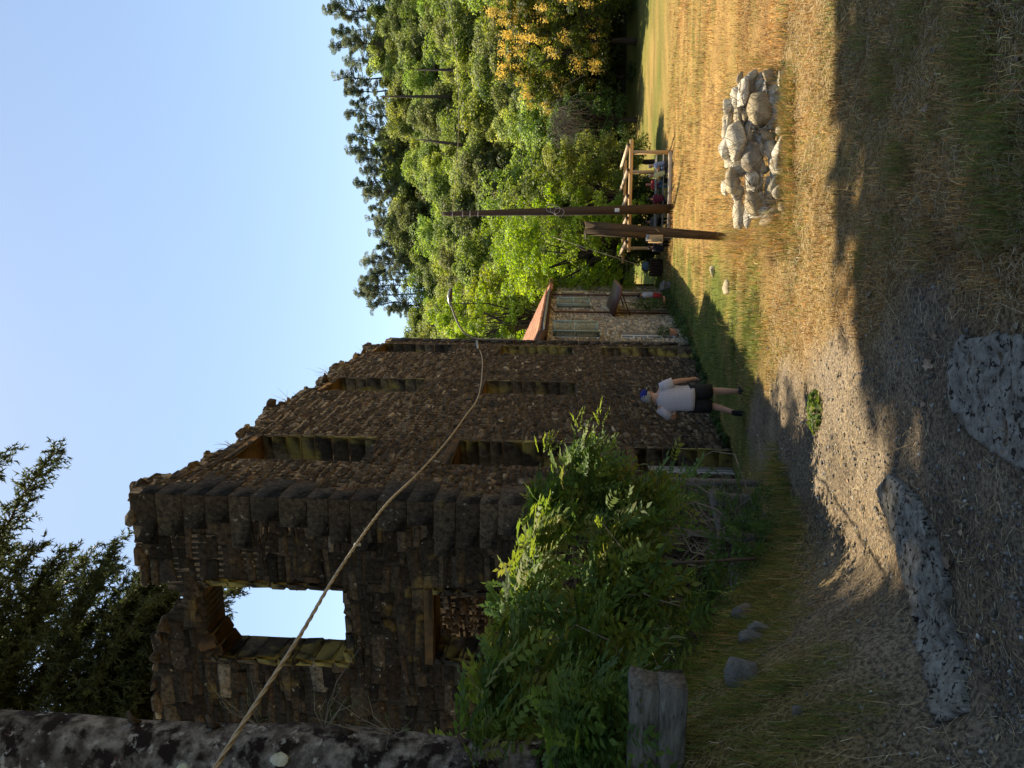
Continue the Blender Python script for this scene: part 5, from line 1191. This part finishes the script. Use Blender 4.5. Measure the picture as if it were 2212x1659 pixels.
J_ = dict(MANJ); 
man = None
def person_with_feet(*a, **k): return person(*a, **k)
J_['footL'] = fl_[0]
_old = person
J_ = {k: np.asarray(v, float) for k, v in MANJ.items()}; J_['footL'] = np.array(fl_)
man = person((mp_[0], mp_[1], float(zg(mp_[0], mp_[1])) - .005), -.12, J_, 'man in white checked shirt, black shorts and blue cap walking away along the ruin', M['check'], M['black_cloth'], M['hair_grey'], cap=(cloth('blue_cap_cloth', (.02, .025, .16)), cloth('pale_peak', (.45, .55, .45))))
man.scale = (1.14, 1.1, 1.0)
o = MB().add(*cbox((-.235, .26, 1.09), (.035, .10, .07), .02)).build('shoulder_bag', M['black_cloth']); o.location = man.location; o.rotation_euler = man.rotation_euler; tag(o, 'small black pouch held in the left hand of the walking man', 'bag')
# people at the table
def sit(lean=.0, face=(0, 1, -.1), arms=0.25, twist=0.0):
    return dict(hipL=(-.1, 0, .50), hipR=(.1, 0, .50), neck=(twist, lean, 1.03), head=(twist, lean + .04, 1.175), face=face, shL=(-.19 + twist, lean - .01, .97), shR=(.19 + twist, lean - .01, .97),
        elL=(-.25, lean + .08, .72), elR=(.25, lean + .08, .72), wrL=(-.12, lean + .30, .76), wrR=(.12, lean + .30, .76), knL=(-.12, .42, .50), knR=(.12, .42, .50), anL=(-.12, .40, .09), anR=(.12, .44, .09), toeL=(-.12, .53, .04), toeR=(.12, .56, .04), thumbL=(1, 0, 0), thumbR=(-1, 0, 0))
def seat(u, y, rot, dz=0): x = P(u, 1420, y)[0]; return (x, y, float(zg(x, y)) - .05 + dz), rot
PP = [
 (1305, 39.75, 1.1, sit(.10, (-.1, 1, -.2)), 'seated person in a blue checked shirt nearest the right pergola post', cloth('blue_check_cloth', (.20, .28, .45)), cloth('denim_cloth', (.06, .09, .18)), M['hair_grey'], {}),
 (1284, 39.72, .75, sit(.12, (-.2, 1, -.2)), 'seated grey haired person in a pale green tee shirt', cloth('pale_green_cloth', (.50, .52, .27)), M['black_cloth'], M['hair_grey'], {}),
 (1259, 41.4, 3.0, sit(.08, (.1, 1, -.1)), 'seated person in a red top across the table', cloth('red_cloth', (.38, .05, .05)), cloth('sky_blue_cloth', (.12, .35, .60)), cloth('pink_scarf_hair', (.30, .12, .10)), {}),
 (1230, 39.72, .1, sit(.10, (0, 1, -.1)), 'dark haired person in a maroon top seated with back to the view', cloth('maroon_cloth', (.10, .02, .035)), M['black_cloth'], M['hair_dark'], {}),
 (1178, 41.4, 3.2, sit(.05, (0, 1, -.05)), 'seated person in sunglasses and a dark grey top facing the view', cloth('grey_cloth', (.07, .08, .075)), M['black_cloth'], M['hair_dark'], {'glasses': True}),
 (1122, 39.8, -.9, sit(.05, (-.1, 1, -.05)), 'seated person in black with tied back dark hair beside the leaning post', cloth('navy_cloth', (.015, .02, .035)), M['black_cloth'], M['hair_dark'], {'pony': True}),
 (1138, 41.5, 2.9, sit(.08, (.2, 1, -.05)), 'person in dark clothes seated behind the tied hair person', cloth('dark_brown_cloth', (.03, .022, .02)), M['black_cloth'], M['hair_dark'], {})]
for (u, y, rot, J, lab, top, bot, hair, kw) in PP:
    loc, ro = seat(u, y, rot); person(loc, ro, J, lab, top, bot, hair, 'people at the picnic table', long_legs=True, **kw)
STJ = dict(hipL=(-.09, 0, .90), hipR=(.09, 0, .90), neck=(0, .02, 1.43), head=(0, .05, 1.57), face=(-.3, 1, -.1), shL=(-.17, 0, 1.36), shR=(.17, 0, 1.36), elL=(-.22, .02, 1.1), wrL=(-.16, .22, 1.06), elR=(.22, .02, 1.1), wrR=(.16, .22, 1.04), knL=(-.1, .05, .48), anL=(-.1, -.02, .08), toeL=(-.11, .11, .04), knR=(.1, .04, .48), anR=(.1, 0, .08), toeR=(.11, .13, .04), thumbL=(0, 0, 1), thumbR=(0, 0, 1))
b = P(1021, 1447, 40.2); person((b[0], b[1], float(zg(b[0], b[1]))), .9, STJ, 'person in pale top and red trousers standing by the house door', cloth('pale_grey_cloth', (.40, .40, .44)), cloth('bright_red_cloth', (.50, .05, .045)), M['hair_dark'], long_legs=True)

# ------------------------------------------------------------------ small things by the house
def pot(loc, r0, h, label):
    t = thing('plant_pot', loc, label, 'plant pot'); q = [ell(np.array(loc) + (0, 0, z), rr_, rr_, 18) for z, rr_ in ((0, r0 * .68), (h * .8, r0 * .98), (h * .8, r0 * 1.1), (h, r0 * 1.1), (h, r0 * .96), (h * .85, r0 * .9))]
    MB().add(*loft(q)).build('pot', M['terracotta'], t, True); return t
r = np.random.default_rng(81)
def bushy(root, c, rad, n, leaf, cols, m=None, name='foliage'):
    d = r.normal(size=(n, 3)); d /= np.linalg.norm(d, axis=1)[:, None]; p = np.asarray(c) + d * np.asarray(rad) * r.uniform(.3, 1, (n, 1)) ** .5; V, F = leaves(p, leaf * r.uniform(.6, 1.3, n), d * .6 + [0, 0, .6], r, .55)
    cc = np.array(cols)[r.integers(0, len(cols), n)] * r.uniform(.7, 1.3, (n, 1)); return obj(name, mkmesh(name, V, [F], np.repeat(cc, 4, 0)), m or M['leaf'], root, kind='stuff')
x, y = P(1004, 1450, 37.0)[:2]; pt = pot((x, y, float(zg(x, y))), .34, .55, 'large terracotta pot with a leafy plant outside the house door'); bushy(pt, (x, y, float(zg(x, y)) + .8), (.35, .3, .35), 260, .09, [(.06, .10, .03)])
x, y, z = hp(17.65, -3.05, .16); bxt = thing('window_box', (x, y, z), 'brown window box with a bushy flowering plant on the lower window sill', 'window box')
MB().add(*cbox((x, y, z + .13), (.09, .42, .13), .01, (NX, EX, ZX))).build('trough', M['terracotta'], bxt); bushy(bxt, (x, y, z + .48), (.22, .4, .3), 380, .07, [(.07, .11, .03), (.09, .13, .04)])
tre = thing('climbing_plant', fp(23.9, -4.0, .4), 'leafy climber trained up beside the house door under the canopy', 'climber')
for k in range(5): bushy(tre, fp(23.2 + .35 * k, -2.9 + .25 * (k % 3), .35), (.3, .3, .75), 260, .09, [(.07, .11, .03), (.05, .085, .025)])
MB().add(*tube([fp(23.4, -4.2, .3), fp(23.7, -2.8, .35), fp(24.3, -1.5, .4)], .02, 5)).build('stem', M['pale_bark'], tre)
x, y = P(1083, 1440, 43.0)[:2]; gz_ = float(zg(x, y)); wp_ = thing('firewood_stack', (x, y, gz_), 'low stack of split firewood against the pale wing wall', 'firewood')
for i in range(6):
    for j in range(5): MB().add(*tube([(x - .5 + .17 * i + .04 * (j % 2), y - .3, gz_ + .1 + .15 * j), (x - .5 + .17 * i + .04 * (j % 2), y + .3, gz_ + .1 + .15 * j)], .075, 7)).build('log', M['brown_wood'], wp_)
q = [ell((x, y, gz_ + .83 + z), rr_, rr_ * .8, 14) for z, rr_ in ((0, .28), (.1, .3), (.32, .26), (.4, .2))]
tag(MB().add(*loft(q)).build('plastic_tub', cloth('blue_grey_plastic', (.10, .16, .22)), smooth=True), 'blue grey plastic tub standing on the firewood stack', 'tub')
x, y = P(1075, 1460, 41.0)[:2]; zz = float(zg(x, y)); yb = thing('garden_bench', (P(1040, 1460, 39.5)[0], 39.5, float(zg(5, 39.5))), 'low dark bench slab in the shade by the house wall', 'bench')
bx, by = P(1040, 1460, 39.5)[0], 39.5; bz_ = float(zg(bx, by)); MB().add(*cbox((bx, by, bz_ + .4), (.25, .7, .04), .01)).build('seat', M['wood_grey'], yb)
for s in (-.5, .5): MB().add(*cbox((bx, by + s, bz_ + .17), (.2, .05, .2), .01)).build('leg', M['wood_grey'], yb)
# ivy and weeds along the foot of house and ruin
wc = []
for s in np.arange(15.5, 29, .35): wc.append((*fp(s, float(zg(*fp(s, 0, .35)[:2])) + r.uniform(.05, .35), r.uniform(.1, .55)), r.uniform(.2, .4)))
for s in np.arange(3.4, 15.4, .5): wc.append((*fp(s, float(zg(*fp(s, 0, .15)[:2])) + r.uniform(.0, .12), r.uniform(.03, .2)), r.uniform(.1, .2)))
V, F, c = crown(r, wc, 70, .10, [(.05, .085, .025), (.06, .10, .03)], .55); obj('weeds', mkmesh('weeds', V, [F], c), M['vine_leaf'], kind='stuff', label='green weeds growing along the foot of the walls', category='weeds')

# ------------------------------------------------------------------ fallen leaves
def fallen(u, v, w, lab, seed):
    r = np.random.default_rng(seed); p = hit(u, v, 1.5, 12); s = p[1] / F_PX * w * .55; n = 13; q = []
    for k in range(n): a = 2 * math.pi * k / n; rad_ = s * (1.0 if k % 2 == 0 else .62) * r.uniform(.8, 1.1); q.append((rad_ * math.cos(a), rad_ * math.sin(a) * .75, s * .35 * abs(math.sin(a)) + r.uniform(0, .15) * s))
    q = np.array(q + [(0, 0, 0)]); F = [(k, (k + 1) % n, n) for k in range(n)]; q = rot_z(q, r.uniform(0, 6)); V = np.concatenate([q, q + [0, 0, .0015]]); F2 = F + [(b_ + n + 1, a_ + n + 1, c_ + n + 1) for a_, b_, c_ in F]
    o = MB().add(V, F2).build('fallen_leaf', M['dry_leaf']); o.location = p + np.array([0, 0, .012]); o.rotation_euler = (r.normal(0, .25), r.normal(0, .25), 0); tag(o, lab, 'leaf')
for i, a in enumerate(((1428, 2008, 36, 'large curled brown leaf alone in the shaded grass at the right'), (1146, 2083, 28, 'flat pale brown leaf in shaded grass beneath the rock heap'), (1020, 1882, 20, 'small dry leaf at the edge of the long grass and path'), (873, 2012, 36, 'folded tan leaf lying on the gravel above the concrete patch'), (790, 2000, 26, 'narrow standing dry leaf on bare gravel'), (445, 2057, 36, 'lobed tan leaf beside the long concrete strip'), (933, 2026, 20, 'brown leaf crumpled by the straw right of the path'), (1245, 2095, 18, 'tiny pale leaf in the deep shaded grass'))):
    fallen(*a, 400 + i)

# ------------------------------------------------------------------ gravel, straw and grass
r = np.random.default_rng(91)
n = 120000; y = 1.5 + 11 * r.random(n) ** 1.5; x = (r.random(n) - .5) * 1.35 * y
k = r.random(n) < gravel_at(x, y) * np.clip(.38 + .5 * fbm(x, y, 61, 1.8, 3), .12, .9) + .02; k &= ~in_slab(x, y) | (r.random(n) < .03); x, y = x[k], y[k]; n = len(x)
s = np.minimum(.0028 + .012 * r.random(n) ** 6, .013) * (1 + y * .05)
octv = np.array([(1, 0, 0), (0, 1, 0), (-1, 0, 0), (0, -1, 0), (0, 0, .8), (0, 0, -.6)]); octf = np.array([(0, 1, 4), (1, 2, 4), (2, 3, 4), (3, 0, 4), (1, 0, 5), (2, 1, 5), (3, 2, 5), (0, 3, 5)])
a = r.uniform(0, 6.28, n); V = octv[None] * s[:, None, None] * r.uniform(.6, 1.5, (n, 1, 3)) * (1 + r.normal(0, .18, (n, 6, 3)))
V = np.stack([V[..., 0] * np.cos(a)[:, None] - V[..., 1] * np.sin(a)[:, None], V[..., 0] * np.sin(a)[:, None] + V[..., 1] * np.cos(a)[:, None], V[..., 2]], -1) + np.stack([x, y, zg(x, y) + s * .3], 1)[:, None]
c = np.array([[.20, .19, .175], [.14, .13, .12], [.27, .26, .24], [.19, .15, .11], [.5, .49, .46]])[r.choice(5, n, p=[.35, .3, .17, .14, .04])] * r.uniform(.7, 1.3, (n, 1))
obj('gravel', mkmesh('gravel', V.reshape(-1, 3), [(octf[None] + 6 * np.arange(n)[:, None, None]).reshape(-1, 3)], np.repeat(c, 6, 0)), M['pebble'], kind='stuff', label='loose grey gravel scattered over the path', category='gravel')
def blades(x, y, h, w, lean, cols, r, zoff=0.0, lie=0.0):
    """curved three-triangle blades"""
    n = len(x); a = r.uniform(0, 6.28, n); d = np.stack([np.cos(a), np.sin(a), 0 * a], 1); sd = np.stack([-np.sin(a), np.cos(a), 0 * a], 1)
    b = np.stack([x, y, zg(x, y) + zoff - .006], 1); up = np.array([0, 0, 1.]); h = h[:, None]; w = w[:, None]; ln = lean[:, None]
    m = b + up * h * .55 * (1 - .3 * ln) + d * h * .35 * ln; t = b + up * h * (1 - .62 * ln) + d * h * .95 * ln
    V = np.stack([b - sd * w, b + sd * w, m + sd * w * .7, m - sd * w * .7, t], 1).reshape(-1, 3); i = 5 * np.arange(n)[:, None]
    return V, (np.array([0, 1, 2, 3])[None] + i), (np.array([3, 2, 4])[None] + i), np.repeat(cols, 5, 0)
def sample(n, y0, y1, half, power=1.0):
    y = y0 + (y1 - y0) * r.random(n) ** power; x = (r.random(n) - .5) * 2 * half * y; return x, y
DRYC = np.array([[.50, .34, .14], [.44, .27, .10], [.54, .39, .19], [.36, .22, .09], [.33, .19, .08], [.24, .16, .08]]); GRNC = np.array([[.13, .17, .04], [.17, .20, .05], [.10, .14, .035], [.20, .21, .06]])
def grass_layer(name, N, y0, y1, half, hscale, wscale, label, power=1.0, keep=None, hmax=1.0):
    x, y = sample(N, y0, y1, half, power); g = gravel_at(x, y); gn = green_at(x, y); q = x - facade_x(y)
    k = ~in_slab(x, y) & (r.random(N) > g * 1.12 - .04) & ((q > .05) | (y < 11.8) | (y > 27) & (q > .2)) & ((r.random(N) < .35 + .65 * sstep(-.35, .25, fbm(x, y, 71, 1.7, 4))))
    if keep is not None: k &= keep(x, y)
    x, y, gn = x[k], y[k], gn[k]; m = len(x); green = r.random(m) < gn
    cols = np.where(green[:, None], GRNC[r.integers(0, 4, m)], DRYC[r.integers(0, 6, m)]) * r.uniform(.35, 1.45, (m, 1)) * (1 + .40 * fbm(x, y, 76, np.where(1, 7.0, 7.0), 3) + .30 * fbm(x, y, 74, 2.6, 4) + .22 * fbm(x, y, 75, .7, 3))[:, None] * np.array([1, 1, 1]) ** 1; cols = np.clip(cols, .02, .8)
    tall = .5 + .5 * sstep(-.3, .6, fbm(x, y, 72, .8, 3)); tall = tall * np.where((x > .4) & (y < 38) & (y > 5), 1.25, .9) * np.where(y > 43, .5, 1) * np.where(gravel_at(x, y) > .3, .5, 1)
    h = hscale * tall * np.clip(1 + .6 * fbm(x, y, 79, 5.0, 3), .3, 1.8) * r.uniform(.45, 1.35, m) ** 1.3; w = wscale * r.uniform(.6, 1.4, m) * (1 + y * .09); ln = np.clip(r.normal(.55, .3, m), .05, 1.25)
    V, Fq, Ft, c = blades(x, y, h, w, ln, cols, r); obj(name, mkmesh(name, V, [Fq, Ft], c), M['grass'], kind='stuff', label=label, category='grass')
grass_layer('grass', 190000, 1.6, 14.5, .62, .105, .0021, 'dry straw coloured and green grass of the near slope', 1.15, lambda x, y: ~((np.abs(x - pc[0]) < 1.0) & (y > pc[1] - .75) & (y < pc[1] + .5)))
grass_layer('grass', 140000, 14, 42, .60, .17, .0019, 'tall dry tan grass of the field beyond the rock heap', .8)
grass_layer('grass', 60000, 41, 65, .60, .12, .0013, 'short greenish mown lawn before the trees', .8)
# lying straws, longer stalks
def stalks(n, y0, y1, half, Lr, rad_, name, label, keep=None, z=(.004, .03)):
    x, y = sample(n, y0, y1, half, 1.3); kk = ~in_slab(x, y) | (r.random(n) < .15); x, y = x[kk], y[kk]
    if keep is not None: kk = keep(x, y); x, y = x[kk], y[kk]
    n = len(x); a = r.uniform(0, 6.28, n); L = r.uniform(*Lr, n); e = np.stack([np.cos(a) * L, np.sin(a) * L, 0 * a], 1); bend = np.stack([-np.sin(a), np.cos(a), 0 * a], 1) * (L * r.normal(0, .16, n))[:, None]
    p0 = np.stack([x, y, zg(x, y) + r.uniform(*z, n)], 1); p2 = p0 + e; p2[:, 2] = zg(p2[:, 0], p2[:, 1]) + r.uniform(*z, n) * 1.5; p1 = (p0 + p2) / 2 + bend; p1[:, 2] += L * .05
    w = rad_ * r.uniform(.6, 1.5, n)[:, None] * (1 + y[:, None] * .06); u = np.stack([-np.sin(a), np.cos(a), 0 * a], 1) * w; up = np.array([0, 0, 1.]) * w * 1.2
    V = np.stack([p0 - u, p0 + u, p0 + up, p1 - u, p1 + u, p1 + up, p2 - u * .5, p2 + u * .5, p2 + up * .5], 1).reshape(-1, 3); i = 9 * np.arange(n)[:, None]
    F = np.concatenate([np.array(f)[None] + i for f in ((0, 3, 5, 2), (2, 5, 4, 1), (3, 6, 8, 5), (5, 8, 7, 4))])
    c = np.array([[.52, .40, .22], [.45, .32, .16], [.58, .48, .30], [.34, .25, .14]])[r.integers(0, 4, n)] * r.uniform(.6, 1.2, (n, 1))
    obj(name, mkmesh(name, V, [F], np.repeat(c, 9, 0)), M['straw'], kind='stuff', label=label, category='straw')
stalks(52000, 1.6, 10, .62, (.015, .075), .0009, 'straw', 'short dry straws littering the path and slope', lambda x, y: r.random(len(x)) < .4 + .6 * (1 - gravel_at(x, y)))
stalks(150, 1.8, 8, .6, (.25, .6), .0009, 'long_stalks', 'long dry grass stalks lying across the gravel', None, (.01, .06))
n = 520; x, y = sample(n, 1.8, 9, .6, 1.2); sz = r.uniform(.008, .024, n); V, F = leaves(np.stack([x, y, zg(x, y) + .008], 1), sz * 2, np.tile([0, 0, 1.6], (n, 1)), r, .7)
c = np.array([[.33, .22, .13], [.25, .16, .09], [.40, .30, .19], [.20, .14, .09]])[r.integers(0, 4, n)] * r.uniform(.7, 1.2, (n, 1))
obj('leaf_litter', mkmesh('leaf_litter', V, [F], np.repeat(c, 4, 0)), M['straw'], kind='stuff', label='small crumbled dead leaves strewn over path and slope', category='leaf litter')
# tufts round the heap and the leaning post, green tufts on the bank
def tuft(cx, cy, rad_, n, h, green, w=.0016):
    a = r.uniform(0, 6.28, n); q = rad_ * np.sqrt(r.random(n)); x = cx + q * np.cos(a); y = cy + q * np.sin(a); g = r.random(n) < green
    cols = np.where(g[:, None], GRNC[r.integers(0, 4, n)], DRYC[r.integers(0, 6, n)]) * r.uniform(.7, 1.3, (n, 1))
    return blades(x, y, h * r.uniform(.4, 1.3, n), np.full(n, w) * (1 + cy * .09), np.clip(r.normal(.5, .3, n), .05, 1.2), cols, r)
parts_ = []
for _ in range(70):
    u = r.uniform(1160, 1510); p = hit(u, 1704 + r.uniform(-4, 14), 6, 12); parts_.append(tuft(p[0], p[1], .13, 60, .21, .45))
for _ in range(14): p = hit(1190 + r.normal(0, 30), 1680 + r.normal(0, 20), 6, 12); parts_.append(tuft(p[0], p[1], .2, 90, .42, .4))
for _ in range(10): p = hit(1488 + r.normal(0, 14), 1660 + r.normal(0, 20), 6, 12); parts_.append(tuft(p[0], p[1], .2, 80, .45, .3))
for _ in range(12): p = hit(1140 + r.normal(0, 26), 1592 + r.uniform(0, 30), 8, 16); parts_.append(tuft(p[0], p[1], .25, 80, .45, .3))
for (u, v) in ((300, 1665), (330, 1650), (250, 1640), (200, 1570), (440, 1585), (470, 1600), (520, 1640), (560, 1630), (150, 1640), (90, 1560), (60, 1700), (210, 1750), (120, 1820), (350, 1690), (400, 1640)):
    for _ in range(3): p = hit(u + r.normal(0, 18), v + r.normal(0, 12), 2.2, 12); parts_.append(tuft(p[0], p[1], .16, 130, .17, .85, .0012))
for (u, v) in ((1350, 2150), (1180, 2180), (1420, 2120), (1100, 1900), (1300, 1950), (1550, 2100), (1500, 1900), (1620, 2000)):
    for _ in range(4): p = hit(u + r.normal(0, 40), v + r.normal(0, 30), 1.6, 9); parts_.append(tuft(p[0], p[1], .16, 120, .16, .8, .0012))
for _ in range(90): q_ = fl(r.uniform(-.25, .95), 0, r.uniform(.05, .55)); parts_.append(tuft(q_[0], q_[1], .2, 70, .3, .7, .0016))
off = 0; VV = []; Q = []; T = []; CC = []
for V, a, b_, c in parts_: VV.append(V); Q.append(a + off); T.append(b_ + off); CC.append(c); off += len(V)
obj('grass_tufts', mkmesh('grass_tufts', np.concatenate(VV), [np.concatenate(Q), np.concatenate(T)], np.concatenate(CC)), M['grass'], kind='stuff', label='longer grass tufts round the rocks, post and bank', category='grass')
# low green plant in the sunlit gravel and fine grey twigs over the heap
p = hit(770, 1770, 4, 12); hb = thing('green_weed', p, 'leafy green weed growing in the sunlit gravel strip', 'weed'); bushy(hb, p + np.array([0, 0, .04]), (.22, .16, .07), 190, .07, [(.07, .12, .03), (.10, .14, .035)], M['vine_leaf'])
tw = MB(); hy = pc[1]
for _ in range(150):
    b0 = P(r.uniform(1190, 1480), r.uniform(1590, 1690), hy - .35); e = b0 + np.array([r.normal(0, .28), r.normal(0, .1), r.uniform(.1, .6)]); tw.add(*tube([b0, (b0 + e) / 2 + r.normal(0, .05, 3), e], [.0028, .0024, .0012], 3, False))
o = tw.build('dry_twigs', M['pale_bark']); tag(o, 'thin grey dead twigs sprouting through the rock heap', 'twigs'); o['kind'] = 'stuff'
